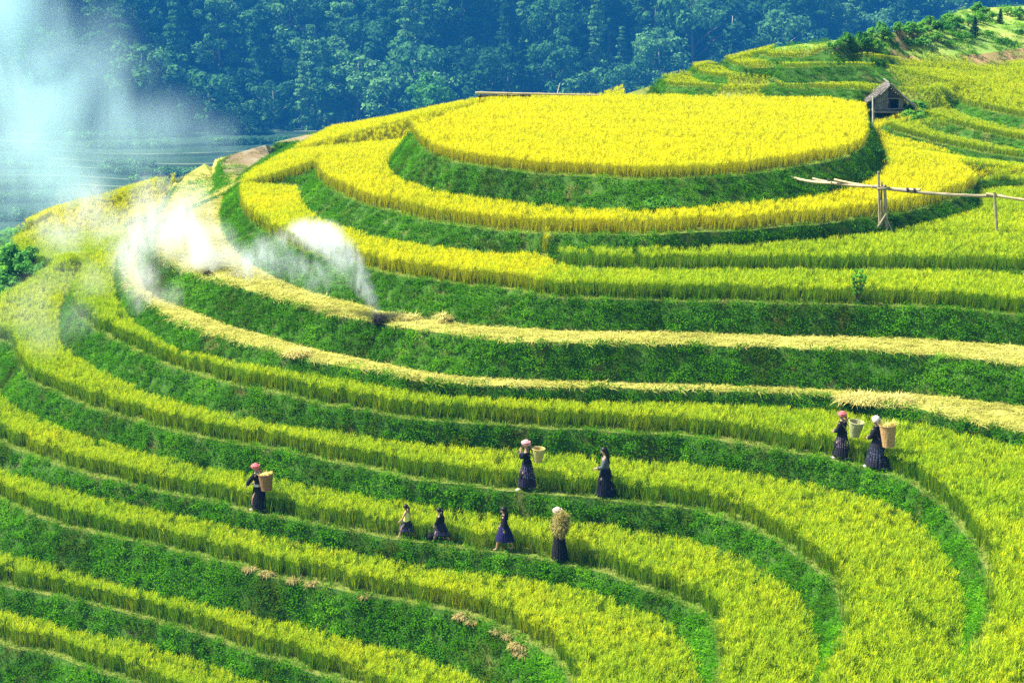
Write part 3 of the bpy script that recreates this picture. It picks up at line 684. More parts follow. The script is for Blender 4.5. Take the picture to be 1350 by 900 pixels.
vb.v = [(x*KF, y*KF, CAM_Z+KF*(z-CAM_Z)) for x, y, z in vb.v]; vh = [(x*KF, y*KF, CAM_Z+KF*(z-CAM_Z)) for x, y, z in vh]
v = vb.build('valley_paddies', [m_val, m_valdyke]); tag(v, kind='structure')
big = MB(); big.add([(-444, -8, -66), (444, -8, -66), (444, 786, -66), (-444, 786, -66)], [(0, 1, 2, 3)])
gsheet = big.build('ground', [m_fground]); tag(gsheet, kind='structure')
vh = np.array(vh); s_ = KF*rng.uniform(.3, .8, len(vh))
scatter('hedge', vh, np.stack([0*s_, 0*s_, rng.uniform(0, 6.28, len(vh))], 1), np.stack([s_, s_, s_], 1), rng.integers(0, 3, len(vh)), 0.5+0*s_, 'undergrowth', 'rows of dark bushes along the paddy dykes down in the hazy valley', 'hedge')
# trees and bushes standing in the dip at the far left
t, c = broad_proto(3.6, 2.0, 20, m_shrub, 60, 0.34); prs = (set_mats(t, m_bark), set_mats(c, m_shrub), 'b')
t, c = broad_proto(2.6, 1.8, 16, m_bright, 60, 0.30); prs2 = (set_mats(t, m_bark), set_mats(c, m_bright), 'b')
DG = 'trees in the dip at the far left'
for (px, py, Y, sc) in ((8, 372, 92, 1.1), (34, 385, 90, 1.0), (58, 372, 93, .8), (-22, 380, 94, 1.3), (20, 345, 99, 1.0), (-8, 345, 104, 1.3)):
    q = at(px, py, Y); tree_obj('broadleaf_tree', prs if sc > .9 else prs2, (q.x, q.y, q.z-3.0*sc), sc*1.15, random.uniform(0, 6), 'leafy green tree in the dip beyond the far left edge of the terraces', DG)
# shrubs on the hill at top right
def shrub_proto(h, spread, nclump, mat, nleaf=60, ls=0.2):
    st = MB(); cr = MB()
    for i in range(nclump):
        a = random.uniform(0, 2*PI); rr = spread*math.sqrt(random.random()); t = random.uniform(.35, 1)*(1.1-.5*rr/spread)
        c = Vector((rr*math.cos(a), rr*math.sin(a), t*h)); leaf_quads(cr, c, spread*random.uniform(.26, .45), nleaf, ls, (1, 1, .85), shell=.3)
        if i < 9: st.tube([(0.05*math.cos(a), .05*math.sin(a), -.15), c*0.5+Vector((0, 0, .1)), c], [.035, .025, .01], 5)
    return (set_mats(st.mesh('stems'), m_bark), set_mats(cr.mesh('foliage'), mat))
shr = [shrub_proto(1.15, .95, 15, m_shrub), shrub_proto(1.3, .8, 13, m_bright), shrub_proto(0.9, 1.0, 14, m_shrub), shrub_proto(0.8, .8, 12, m_bright)]
gkd_i = [i for i in range(len(V))]
from mathutils.bvhtree import BVHTree
gbvh = BVHTree.FromPolygons([Vector(v) for v in V], [tuple(int(a) for a in f) for f in F])
def hit(px, py):
    d = Vector(ray(px, py)).normalized(); h = gbvh.ray_cast(Vector((0, 0, CAM_Z)), d)
    return h[0]
def drop(x, y):
    h = gbvh.ray_cast(Vector((x, y, 60)), Vector((0, 0, -1))); return h[0]
def shrub(px, py, sc, kind, label, group=None, name='shrub', pr=None):
    q = hit(px, py)
    if q is None: return None
    pr = pr or shr[kind]; e = empty(name, q, random.uniform(0, 6.28)); e.scale = (sc, sc, sc)
    for nm, me in (('stems', pr[0]), ('foliage', pr[1])):
        o = bpy.data.objects.new(nm, me); col.objects.link(o); o.parent = e
    return tag(e, label, 'shrub', group)
SG = 'shrubs on the hill at top right'
for (px, py, sc, k) in ((1102, 66, .7, 0), (1113, 64, .85, 1), (1124, 66, .9, 0), (1135, 66, .95, 1), (1146, 65, .9, 2), (1150, 56, .8, 1), (1160, 51, .9, 1), (1168, 55, .7, 0), (1185, 48, .8, 1), (1196, 45, .9, 0), (1205, 52, .9, 1), (1214, 45, .9, 0),
                        (1226, 42, .9, 1), (1200, 60, .7, 2), (1216, 59, .8, 3), (1230, 55, .8, 0), (1240, 47, .8, 1), (1246, 38, .8, 3), (1256, 33, .9, 0), (1268, 52, .7, 2), (1276, 35, .7, 1), (1262, 45, .7, 1), (1291, 24, 1.0, 1), (1299, 27, 1.0, 0),
                        (1287, 30, .8, 0), (1321, 58, .6, 2), (1335, 60, .5, 3), (1304, 47, .45, 0), (1345, 26, .8, 1), (1330, 20, .7, 0), (1180, 63, .5, 3), (1250, 60, .5, 2), (1345, 46, .6, 3)):
    shrub(px, py, sc*.8, k, 'light green leafy shrub on the rough hill at top right' if k in (1, 3) else 'mid green leafy shrub on the rough hill at top right', SG)
def conifer(px, py, sc, label):
    mb = MB()
    for i in range(9):
        z = .12+i*.19; r = .62*(1-i/9.5)
        leaf_quads(mb, (0, 0, z), r, 70, .17, (1, 1, .5), shell=.35, droop=.3)
    tk = MB(); tk.tube([(0, 0, -.1), (0, 0, 1.8)], [.06, .015], 6)
    q = hit(px, py); e = empty('conifer_sapling', q); e.scale = (sc, sc, sc)
    tk.build('trunk', m_bark, e); mb.build('foliage', m_dark, e); tag(e, label, 'sapling')
conifer(1284, 50, .78, 'larger dark conifer sapling among the shrubs at top right'); conifer(1318, 31, .58, 'smaller dark conifer sapling higher on the hill near the right edge')
for (px, py, sc, k) in ((6, 352, 1.5, 0), (22, 362, 1.5, 1), (10, 378, 1.6, 0), (36, 372, 1.5, 2), (52, 366, 1.3, 0), (0, 395, 1.6, 1), (24, 388, 1.4, 0), (44, 352, 1.0, 3), (-14, 372, 1.8, 0)):
    shrub(px, py, sc*.8, 3 if k == 0 else 1, 'leafy shrub in the smoky dip beyond the far left edge of the terraces', 'shrubs in the dip at the far left')
shrub(1199, 157, .95, 0, 'green bush beside the right wall of the wooden hut')
shrub(1206, 163, .7, 0, 'low green bush just right of the bush beside the wooden hut')
shrub(1160, 168, .6, 1, 'low green bush in front of the stilts of the wooden hut')
shrub(870, 277, .55, 2, 'low leafy bush at the foot of the bank of the round terrace')
shrub(1168, 222, .6, 3, 'tall pale green grassy bush at the right corner of the round terrace')
shrub(1155, 205, .5, 3, 'green bush on the bank right of the round terrace, above the tall grassy bush')
# thin sapling between the lime green rows
sp = MB(); sf = MB(); q = hit(1130, 401)
for i in range(7):
    a = i*2.4; tp = Vector((.22*math.cos(a), .12*math.sin(a), random.uniform(.8, 1.2))); sp.tube([(0, 0, -.05), tp*.5+Vector((.02, 0, .05)), tp], [.02, .014, .006], 5)
    for t in (.45, .65, .85, 1): leaf_quads(sf, tp*t, .10, 9, .13, shell=.2)
e = empty('sapling', q); sp.build('stems', m_bark, e); sf.build('foliage', m_shrub, e); tag(e, 'thin bare stemmed sapling standing between the lime green rice rows', 'sapling')
# ------------------------------------------------------------------ hut on stilts
m_wood = plain('weathered_wood', [(0.3, (0.11, 0.10, 0.08)), (0.55, (0.25, 0.24, 0.19)), (0.8, (0.44, 0.42, 0.35))], 6, .9, 'obj', 6, .4, 30)
m_woodd = plain('dark_wood', [(0.3, (0.035, 0.03, 0.028)), (0.7, (0.12, 0.10, 0.085))], 5, .9, 'obj', 6)
m_thatch = plain('thatch', [(0.3, (0.10, 0.09, 0.075)), (0.55, (0.26, 0.24, 0.20)), (0.8, (0.46, 0.43, 0.37))], 7, .95, 'obj', 6, .6, 40)
m_bamboo = plain('bamboo', [(0.3, (0.42, 0.33, 0.16)), (0.6, (0.62, 0.52, 0.28)), (0.85, (0.75, 0.68, 0.45))], 3, .6, 'obj', 5)
m_bamboog = plain('grey_bamboo', [(0.3, (0.25, 0.20, 0.12)), (0.6, (0.42, 0.36, 0.22)), (0.85, (0.58, 0.52, 0.36))], 3, .75, 'obj', 5)
m_palebamboo = plain('pale_bamboo', [(0.3, (0.60, 0.58, 0.46)), (0.7, (0.80, 0.78, 0.66))], 2, .6, 'obj', 4)
def build_hut():
    base = hit(1168, 158)
    h = empty('stilt_hut', base, R(-5)); h.scale = (.92, .92, .92); tag(h, 'small weathered wooden hut on stilts with a grey thatched roof', 'hut')
    W, D, FL, EV, RG_ = 1.66, 1.75, .62, 1.34, 2.10
    for x in (-1, 1):
        for y in (-1, 1):
            mb = MB(); mb.tube([(x*(W/2-.06), y*(D/2-.08), -.35), (x*(W/2-.08)+.02*y, y*(D/2-.08), EV)], [.055, .05], 8); mb.build('stilt', m_woodd, h)
    mb = MB()
    for i in range(11): mb.box((-W/2-.05+(i+.5)*(W+.1)/11, -.10, FL), ((W+.1)/11-.012, D+.42, .045))
    for y in (-D/2-.28, 0, D/2): mb.tube([(-W/2-.14, y, FL-.055), (W/2+.14, y, FL-.05)], .045, 8)
    mb.build('floor', m_wood, h)
    def planks(p0, p1, z0, z1f, name, mat, n, parent, gap=.01):
        mb = MB(); p0 = Vector(p0); p1 = Vector(p1); d = (p1-p0); L = d.length; an = math.atan2(d.y, d.x)
        for i in range(n):
            t = (i+.5)/n; c = p0.lerp(p1, t); z1 = z1f(t)+random.uniform(-.02, .01)
            mb.box((c.x, c.y, (z0+z1)/2), (L/n-gap, .03+.006*(i % 2), z1-z0), Matrix.Rotation(an, 3, 'Z'))
        return mb.build(name, mat, parent)
    gable = lambda t: EV+(RG_-EV-.08)*(1-abs(2*t-1))
    fl = FL+.03
    f = planks((-W/2, -D/2, 0), (-W/2+W*.46, -D/2, 0), fl, lambda t: gable(t*.46), 'wall', m_wood, 6, h)
    planks((-W/2+W*.86, -D/2, 0), (W/2, -D/2, 0), fl, lambda t: gable(.86+t*.14), 'wall', m_wood, 2, h)
    planks((-W/2+W*.46, -D/2+.01, 0), (-W/2+W*.86, -D/2+.01, 0), EV+.02, lambda t: gable(.46+.40*t), 'wall', m_woodd, 5, h)
    planks((-W/2, D/2, 0), (W/2, D/2, 0), fl, gable, 'wall', m_wood, 12, h)
    planks((-W/2-.02, -D/2+.03, 0), (-W/2-.02, D/2-.03, 0), fl, lambda t: EV+.02, 'wall', m_wood, 12, h)
    planks((W/2+.02, -D/2+.03, 0), (W/2+.02, D/2-.03, 0), fl, lambda t: EV+.02, 'wall', m_wood, 12, h)
    dr = planks((-W/2+W*.47, -D/2+.05, 0), (-W/2+W*.62, -D/2+.40, 0), fl, lambda t: EV-.02, 'door', m_woodd, 3, h)
    fr = MB()
    fr.box((-W/2+W*.46, -D/2-.03, (fl+EV)/2), (.055, .05, EV-fl)); fr.box((-W/2+W*.86, -D/2-.03, (fl+EV)/2), (.055, .05, EV-fl)); fr.box((-W/2+W*.66, -D/2-.03, EV+.03), (W*.40+.06, .055, .06))
    fr.build('door_frame', m_wood, h)
    rl = MB(); rl.tube([(-W/2-.1, -D/2-.26, FL+.16), (W*.1, -D/2-.27, FL+.15), (W/2+.1, -D/2-.26, FL+.17)], .03, 7)
    for x in (-W/2-.05, 0.02, W/2+.04): rl.tube([(x, -D/2-.265, FL), (x, -D/2-.265, FL+.2)], .026, 6)
    rl.build('porch_rail', m_wood, h)
    # roof: two thatched slopes, the right eave longer
    for s, ex in ((-1, .34), (1, .58)):
        sl = (RG_-EV)/(W/2); e = W/2+ex; ln = math.hypot(e, sl*e); ang = math.atan(sl)
        mb = MB(); n = 16
        x0, z0 = 0, RG_+.05
        for k, (th) in enumerate((.09,)):
            vs = []
            for i in range(n+1):
                t = i/n; x = s*e*t; z = RG_+.04-sl*e*t*(1-.12*t)
                for y in (-D/2-.34, D/2+.3): vs += [(x, y, z+.045), (x, y, z-.045)]
            fs = []
            for i in range(n):
                a = 4*i; b = a+4; fs += [(a, a+2, b+2, b), (a+1, b+1, b+3, a+3), (a, b, b+1, a+1), (a+2, a+3, b+3, b+2)]
            fs += [(0, 1, 3, 2), (4*n, 4*n+2, 4*n+3, 4*n+1)]; mb.add(vs, fs)
        for i in range(1700):
            t = random.random()**.9*1.0; y = random.uniform(-D/2-.36, D/2+.32); x = s*e*t; z = RG_+.09-sl*e*t*(1-.12*t)
            mb.blade((x, y, z), (s*math.cos(ang), random.uniform(-.5, .5), -math.sin(ang)+random.uniform(0, .5)), None, random.uniform(.16, .42), .03, .3, 2, 0)
        mb.build('thatched_roof', m_thatch, h)
    mb = MB(); mb.tube([(-.02, -D/2-.45, RG_+.12), (0, 0, RG_+.15), (-.06, D/2+.55, RG_+.2)], .05, 8)
    mb.tube([(-.55, -D/2-.40, RG_-.48), (.08, -D/2-.42, RG_+.2)], .035, 7); mb.tube([(1.48, -D/2-.40, RG_-1.22), (-.14, -D/2-.43, RG_+.28)], .035, 7)
    mb.build('ridge_pole', m_wood, h)
build_hut()
def pole(name, a, b, r0, r1, mat, label, cat, joints=6, sag=0.0):
    mb = MB(); a = Vector(a); b = Vector(b); pts = []; rad = []
    for i in range(joints*3+1):
        t = i/(joints*3); p = a.lerp(b, t); p.z -= sag*4*t*(1-t); pts.append(p-a); rad.append((r0+(r1-r0)*t)*(1.13 if i % 3 == 0 else 1))
    mb.tube(pts, rad, 8); o = mb.build(name, mat); o.location = a; return tag(o, label, cat)
def on_ground(px, py):
    return hit(px, py)
g = at(1151, 182, 86.5); pole('bamboo_pole', (g.x, g.y, g.z-.1), at(1150.5, 127, 86.5), .045, .03, m_palebamboo, 'thin pale upright pole in front of the left corner of the hut', 'pole')
g = at(732, 128, 92); pole('dry_reed', (g.x, g.y, g.z-.3), at(738, 110, 92), .03, .015, m_palebamboo, 'short leaning dry stalk on the far edge of the round golden terrace', 'stalk')
# bamboo water pipe carried by a trestle and a post
YB = hit(1165, 304).y
def lift(px, py, Y): return at(px, py, Y)
pip = empty('bamboo_pipe', at(1165, 246, YB)); tag(pip, 'long bamboo water pipe of lashed poles reaching out from the round terrace to the right', 'pipe')
y0 = hit(1032, 230).y
segs = [((1030, 227.5, y0+.4), (1096, 239.5, YB+1.8), .05, .055), ((1072, 236, YB+2.6), (1168, 246, YB-.02), .05, .06), ((1100, 238.5, YB+1.7), (1213, 252, YB-.35), .045, .05), ((1150, 244.5, YB+.05), (1322, 257, YB-.7), .055, .06), ((1300, 255.5, YB-.6), (1460, 272, YB-1.6), .05, .06)]
for i, (a, b, r0, r1) in enumerate(segs):
    A_ = at(*a)-pip.location; B__ = at(*b)-pip.location; off = Vector((0, .05*(i % 2), .05*((i % 3)-1)))
    mb = MB(); J = 7; pts = [A_.lerp(B__, t/(J*3))+off-Vector((0, 0, .10*4*(t/(J*3))*(1-t/(J*3)))) for t in range(J*3+1)]
    mb.tube(pts, [(r0+(r1-r0)*t/(J*3))*(1.14 if t % 3 == 0 else 1) for t in range(J*3+1)], 8); mb.build('pipe_length', m_bamboog if i % 2 else m_bamboo, pip)
lb = MB()
for px, py, Y in ((1196, 250.5, YB-.2), (1204, 251, YB-.25), (1311, 257, YB-.65), (1092, 239, YB+2.0)):
    c = at(px, py, Y)-pip.location
    for k in range(3): lb.lathe([(0.1, -.02), (.105, 0), (.1, .02)], 10); 
    base = len(lb.v)-0
lb = MB()
for px, py, Y in ((1196, 250, YB-.2), (1205, 251, YB-.25), (1311, 256.5, YB-.65), (1092, 238.5, YB+2.0)):
    c = at(px, py, Y)-pip.location
    for k in range(3): lb.tube([c+Vector((.03*k-.03, 0, 0)), c+Vector((.03*k-.012, 0, 0))], .085, 10)
lb.build('lashing', m_woodd, pip)
G0 = hit(1167, 306); tr = empty('pipe_trestle', G0); tag(tr, 'rough trestle of upright sticks and leaning props under the middle of the bamboo pipe', 'trestle')
def stick(par, a, b, r, name, mat=m_bamboog):
    mb = MB(); a = Vector(a); b = Vector(b); m_ = a.lerp(b, .5)+Vector((random.uniform(-.03, .03), 0, 0)); mb.tube([a, m_, b], [r*1.1, r, r*.9], 7); mb.build(name, mat, par)
T = lambda px, py: at(px, py, YB)-G0
stick(tr, T(1160, 305), T(1158, 226), .05, 'upright'); stick(tr, T(1169, 303), T(1166, 246), .065, 'upright'); stick(tr, T(1163, 300)+Vector((0, .1, 0)), T(1163, 240)+Vector((0, .1, 0)), .045, 'upright')
stick(tr, T(1149, 309)-Vector((0, .1, 0)), T(1168, 281)-Vector((0, .08, 0)), .035, 'prop'); stick(tr, T(1176, 306)-Vector((0, .05, 0)), T(1164, 272)-Vector((0, .06, 0)), .03, 'prop')
stick(tr, T(1156, 249)-Vector((0, .06, 0)), T(1173, 247)-Vector((0, .06, 0)), .04, 'crossbar')
G1_ = at(1317, 323, YB-.75); po = pole('pipe_post', (G1_.x, G1_.y, G1_.z-.25), at(1311, 256, YB-.72), .055, .05, m_bamboog, 'single leaning post under the bamboo pipe near the right edge', 'post', 4)
# distant pipe along the far edge of the round terrace
dp = empty('bamboo_pipe', at(735, 124, 91.5)); tag(dp, 'pale bamboo pipe lying along the far edge of the round golden terrace', 'pipe')
mb = MB(); A_ = at(627, 122.5, 91)-dp.location; B__ = at(790, 125.5, 92)-dp.location
mb.tube([A_.lerp(B__, t/14) for t in range(15)], [.065*(1.1 if t % 2 else 1)*(1-.03*t) for t in range(15)], 8); mb.build('pipe_length', m_bamboo, dp)
mb = MB(); A_ = at(630, 127, 91.1)-dp.location; B__ = at(700, 126.5, 91.4)-dp.location; mb.tube([A_, A_.lerp(B__, .5), B__], .06, 8); mb.build('support_log', m_woodd, dp)
for px in (632, 668):
    mb = MB(); A_ = at(px, 140, 91.1)-dp.location; B__ = at(px+1, 124, 91.1)-dp.location; mb.tube([A_, B__], .035, 6); mb.build('prop', m_woodd, dp)
# ------------------------------------------------------------------ straw heaps, fires, dry tufts
m_burnt = plain('burnt_straw', [(0.3, (0.006, 0.006, 0.006)), (0.7, (0.035, 0.032, 0.03))], 9, 1.0)
m_ash = plain('ash', [(0.3, (0.20, 0.19, 0.18)), (0.7, (0.46, 0.44, 0.42))], 5, 1.0)
m_dead = foliage('dead_grass', (0.42, 0.30, 0.12), (0.56, 0.42, 0.20), (0.70, 0.58, 0.34), .2)
for m in (m_dead, m_straw):
    pass
m_dry = plain('dry_tuft', [(0.3, (0.24, 0.19, 0.05)), (0.7, (0.42, 0.34, 0.12))], 5, .95, 'pos')
m_strawh = plain('heap_straw', [(0.3, (0.42, 0.36, 0.08)), (0.55, (0.60, 0.53, 0.14)), (0.8, (0.74, 0.68, 0.28))], 9, .95, 'pos')
def heap(name, px, py, sx, sy, sz, n, mat, label, cat, L=.3, group=None, w=.022, off=(0, 0, 0), down=0.0):
    q = hit(px, py)+Vector(off); mb = MB()
    vs = []
    for i in range(9):
        for k in range(18):
            th = PI/2*i/8; a = 2*PI*k/18; f = 1+.12*math.sin(3*a+i)+.1*random.uniform(-1, 1)
            vs.append((sx*.82*math.cos(th)*math.cos(a)*f, sy*.82*math.cos(th)*math.sin(a)*f, sz*.8*math.sin(th)-.04))
    mb.add(vs, [(i*18+k, i*18+(k+1) % 18, (i+1)*18+(k+1) % 18, (i+1)*18+k) for i in range(8) for k in range(18)])
    for i in range(n):
        a = random.uniform(0, 2*PI); r = math.sqrt(random.random()); z = sz*math.sqrt(max(0, 1-r*r))
        d = Vector((math.cos(a)*random.uniform(.2, 1)+random.gauss(0, .5), math.sin(a)*random.uniform(.2, 1)+random.gauss(0, .5), random.uniform(-.1-down, .5)))
        mb.blade((sx*r*math.cos(a), sy*r*math.sin(a), z*.85), d, None, L*random.uniform(.5, 1.2), w, random.uniform(.3, 1.2), 2, 0)
    o = mb.build(name, mat); o.location = q; return tag(o, label, cat, group)
heap('burnt_straw_pile', 500, 425, .26, .3, .27, 240, m_burnt, 'black smouldering straw pile at the foot of the small smoke column', 'straw pile', .25)
heap('burnt_straw_pile', 274, 363, .17, .2, .16, 160, m_burnt, 'small black burnt straw clump on the terrace edge under the big white smoke', 'straw pile', .2)
heap('ash_patch', 318, 362, .6, .9, .06, 200, m_ash, 'grey patch of ash between the two fires on the upper straw terrace', 'ash', .2)
heap('straw_heap', 392, 468, .42, .45, .2, 420, m_strawh, 'loose straw heap spilling over the left edge of the lower straw terrace', 'straw heap', .3, down=.3)
heap('straw_heap', 584, 424, .3, .35, .28, 260, m_strawh, 'small straw heap right of the smoke at the back of the upper straw terrace', 'straw heap')
heap('straw_heap', 530, 420, .7, .4, .14, 360, m_strawh, 'low straw heap just right of the black smouldering pile', 'straw heap')
heap('straw_heap', 1140, 528, .85, .5, .2, 620, m_strawh, 'wide straw heap spilling over the lower straw terrace above the two women with baskets', 'straw heap', .36, down=.3)
heap('straw_heap', 1185, 530, .5, .45, .2, 360, m_strawh, 'straw heap right of the wide spilling straw heap on the lower straw terrace', 'straw heap')
TG = 'dry tufts along the edge of the tall bank'
for px, py, s in ((330, 751, 1.0), (352, 757, .9), (386, 766, .7), (412, 770, .8), (480, 786, .8), (612, 813, 1.0), (630, 820, 1.0), (660, 833, 1.0), (672, 838, .8), (686, 852, 1.1), (690, 862, 1.0)):
    s *= random.uniform(.6, 1.25); heap('dry_tuft', px+random.uniform(-5, 5), py, .26*s, .17*s, .10*s, int(220*s), m_dry, 'tuft of dry straw coloured grass on the edge of the tall bank at lower left', 'dry tuft', .17, TG, down=.7)
# ------------------------------------------------------------------ smoke and haze
def smokemat(name, puffs, amp, nscale, colr, thr=.42, sharp=5.0, aniso=0.0):
    m, nt, out = newmat(name); g = N(nt, 'ShaderNodeNewGeometry').outputs['Position']; last = None
    nz = N(nt, 'ShaderNodeTexNoise'); nz.inputs['Scale'].default_value = nscale; nz.inputs['Detail'].default_value = 5; nz.inputs['Roughness'].default_value = .66; nz.inputs['Distortion'].default_value = 1.1
    mp = N(nt, 'ShaderNodeMapping'); mp.inputs['Rotation'].default_value = (0, R(-48), R(15)); mp.inputs['Scale'].default_value = (1.25, 1.0, 0.5)
    nt.links.new(g, mp.inputs[0]); nt.links.new(mp.outputs[0], nz.inputs['Vector'])
    for (c, r, a) in puffs:
        d = N(nt, 'ShaderNodeVectorMath', operation='DISTANCE'); d.inputs[1].default_value = c; nt.links.new(g, d.inputs[0])
        mr = N(nt, 'ShaderNodeMapRange', interpolation_type='SMOOTHSTEP'); mr.inputs[1].default_value = r; mr.inputs[2].default_value = 0.0; mr.inputs[3].default_value = 0; mr.inputs[4].default_value = a
        nt.links.new(d.outputs['Value'], mr.inputs[0])
        if last is None: last = mr.outputs[0]
        else:
            ad = N(nt, 'ShaderNodeMath', operation='ADD'); nt.links.new(last, ad.inputs[0]); nt.links.new(mr.outputs[0], ad.inputs[1]); last = ad.outputs[0]
    ct = N(nt, 'ShaderNodeMapRange'); ct.inputs[1].default_value = thr; ct.inputs[2].default_value = thr+1/sharp; ct.inputs[3].default_value = 0.04; ct.inputs[4].default_value = 1
    nt.links.new(nz.outputs['Fac'], ct.inputs[0])
    mu = N(nt, 'ShaderNodeMath', operation='MULTIPLY'); nt.links.new(last, mu.inputs[0]); nt.links.new(ct.outputs[0], mu.inputs[1])
    m2 = N(nt, 'ShaderNodeMath', operation='MULTIPLY'); nt.links.new(mu.outputs[0], m2.inputs[0]); m2.inputs[1].default_value = amp
    pv = N(nt, 'ShaderNodeVolumePrincipled'); pv.inputs['Color'].default_value = (*colr, 1); pv.inputs['Anisotropy'].default_value = aniso
    nt.links.new(m2.outputs[0], pv.inputs['Density']); nt.links.new(pv.outputs[0], out.inputs['Volume']); return m
def smoke(puffs, amp, nscale, colr, label, thr=.42, sharp=5.0, aniso=0.0):
    W = []; mb = bmesh.new()
    for (px, py, Y, rpx, a) in puffs:
        c = at(px, py, Y); dep = proj(c)[2]; r = rpx*dep/F_PX; W.append((tuple(c), r, a))
        bmesh.ops.create_icosphere(mb, subdivisions=3, radius=r, matrix=Matrix.Translation(c))
    me = bpy.data.meshes.new('tmp'); mb.to_mesh(me); mb.free()
    ob = bpy.data.objects.new('tmp', me); col.objects.link(ob)
    rm = ob.modifiers.new('r', 'REMESH'); rm.mode = 'VOXEL'; rm.voxel_size = max(.05, min(w[1] for w in W)/4)
    dg = bpy.context.evaluated_depsgraph_get(); m2 = bpy.data.meshes.new_from_object(ob.evaluated_get(dg)); bpy.data.objects.remove(ob)
    m2.name = 'smoke'; m2.materials.clear()
    o = link_mesh('smoke', m2, [smokemat('smoke_volume', W, amp, nscale, colr, thr, sharp, aniso)])
    return tag(o, label, 'smoke', None, 'stuff')
Y1 = hit(500, 421).y
smoke([(499, 419, Y1, 9, 1), (496, 409, Y1, 11, 1), (490, 396, Y1, 14, 1), (482, 382, Y1+.1, 18, 1), (472, 366, Y1+.2, 22, .9), (460, 348, Y1+.4, 26, .9), (448, 332, Y1+.6, 30, .95), (430, 316, Y1+.8, 32, 1), (411, 308, Y1+1, 28, .9), (395, 304, Y1+1.2, 22, .7), (374, 316, Y1+1.5, 24, .22), (348, 328, Y1+1.8, 28, .2), (318, 338, Y1+2, 28, .2)],
      3.9, 2.4, (.96, .99, 1.0), 'small dense white smoke column rising from the black straw pile', .42, 6)
smoke([(450, 362, Y1+1.0, 30, .8), (418, 362, Y1+1.2, 34, .9), (385, 352, Y1+1.5, 34, 1), (352, 344, Y1+2, 34, 1.2), (325, 350, Y1+2, 28, 1.1)],
      1.0, 1.6, (.86, .93, 1.0), 'thin bluish smoke drifting left behind the small white smoke column', .45, 6)
Y2 = hit(276, 360).y
smoke([(276, 358, Y2+.3, 18, .9), (262, 340, Y2+.6, 40, 1), (236, 318, Y2+1.5, 52, 1), (214, 296, Y2+3, 50, 1), (246, 288, Y2+4, 46, .9), (280, 322, Y2+1.6, 44, .9), (300, 342, Y2+1.0, 36, .8), (190, 300, Y2+4, 48, .8), (330, 352, Y2+1, 24, .6), (205, 262, Y2+7, 44, .6), (255, 262, Y2+7, 40, .45), (176, 330, Y2+4, 44, .5)],
      1.35, .9, (.98, .995, 1.0), 'big dense white smoke cloud over the bend of the straw terraces', .42, 5)
smoke([(188, 372, Y2+1, 40, 1), (196, 398, Y2-.5, 34, .8), (172, 346, Y2+3, 40, .9), (228, 392, Y2-1, 30, .5)],
      .8, 1.3, (.99, .97, .96), 'pale smoke hanging over the left bend of the lower straw terrace', .38, 5)
smoke([(108, 282, 84, 52, 1), (82, 312, 82, 44, .8), (140, 300, 82, 44, .7), (120, 252, 88, 34, .6), (60, 300, 88, 34, .5), (160, 320, 78, 40, .5)],
      .46, .6, (.97, .98, 1.0), 'white smoke bank on the ridge left of the big dense cloud', .38, 5)
smoke([(60, 440, 62, 46, .8), (100, 420, 64, 40, .8), (40, 400, 68, 50, .7), (120, 370, 68, 44, .8), (10, 430, 66, 44, .6), (70, 370, 74, 44, .6)],
      .22, .6, (.97, .98, 1.0), 'thin veil of smoke over the far left ends of the terraces', .36, 4)
smoke([(0, -10, 128, 100, 1.0), (58, 22, 127, 62, .6), (18, 70, 125, 92, .8), (88, 98, 122, 74, .5), (36, 140, 120, 98, .7), (122, 152, 118, 78, .5), (75, 192, 114, 88, .6), (172, 176, 115, 72, .42), (232, 166, 114, 66, .36), (288, 182, 112, 46, .3),
       (116, 58, 124, 86, .2), (158, 104, 121, 74, .16), (60, 250, 105, 78, .55), (112, 226, 107, 72, .5), (8, 212, 112, 98, .55), (-30, 300, 102, 82, .4), (96, 264, 98, 46, .6), (192, 214, 108, 52, .3), (-60, 120, 124, 96, .7)],
      .40, .15, (.66, .90, 1.0), 'tall pale blue smoke drifting up over the valley at the upper left', .36, 3.4)
hz = MB(); hz.box((0, 390, 32), (900, 800, 202)); hzo = hz.build('haze', plain('haze_air', [(0, (1, 1, 1)), (1, (1, 1, 1))]))
hm, hnt, hout = newmat('haze_air'); pv = N(hnt, 'ShaderNodeVolumePrincipled'); pv.inputs['Color'].default_value = (.03, .34, 1.0, 1); pv.inputs['Density'].default_value = .00036; pv.inputs['Anisotropy'].default_value = 0.0
hnt.links.new(pv.outputs[0], hout.inputs['Volume']); hzo.data.materials.clear(); hzo.data.materials.append(hm); tag(hzo, kind='stuff')
# ------------------------------------------------------------------ people
m_skin = plain('skin', [(0.3, (0.42, 0.24, 0.15)), (0.7, (0.52, 0.31, 0.20))], 6, .6, 'obj')
m_hair = plain('black_hair', [(0.3, (0.006, 0.005, 0.005)), (0.7, (0.02, 0.016, 0.015))], 14, .45, 'obj')
m_eye = plain('dark_eye', [(0.3, (0.01, 0.01, 0.01)), (0.7, (0.02, 0.02, 0.02))], 5, .3)
def cloth(name, a, b, sc=8): return plain(name, [(0.3, a), (0.7, b)], sc, .9, 'obj', 5, .3, 25)
m_navy = cloth('navy_cloth', (0.004, 0.004, 0.012), (0.012, 0.012, 0.03))
m_black = cloth('indigo_black_cloth', (0.004, 0.004, 0.007), (0.012, 0.013, 0.018))
m_grey = cloth('grey_blue_cloth', (0.05, 0.06, 0.075), (0.12, 0.14, 0.16))
m_blue = cloth('royal_blue_cloth', (0.008, 0.008, 0.05), (0.018, 0.018, 0.11))
m_red = cloth('red_check_cloth', (0.48, 0.05, 0.06), (0.72, 0.25, 0.25), 18)
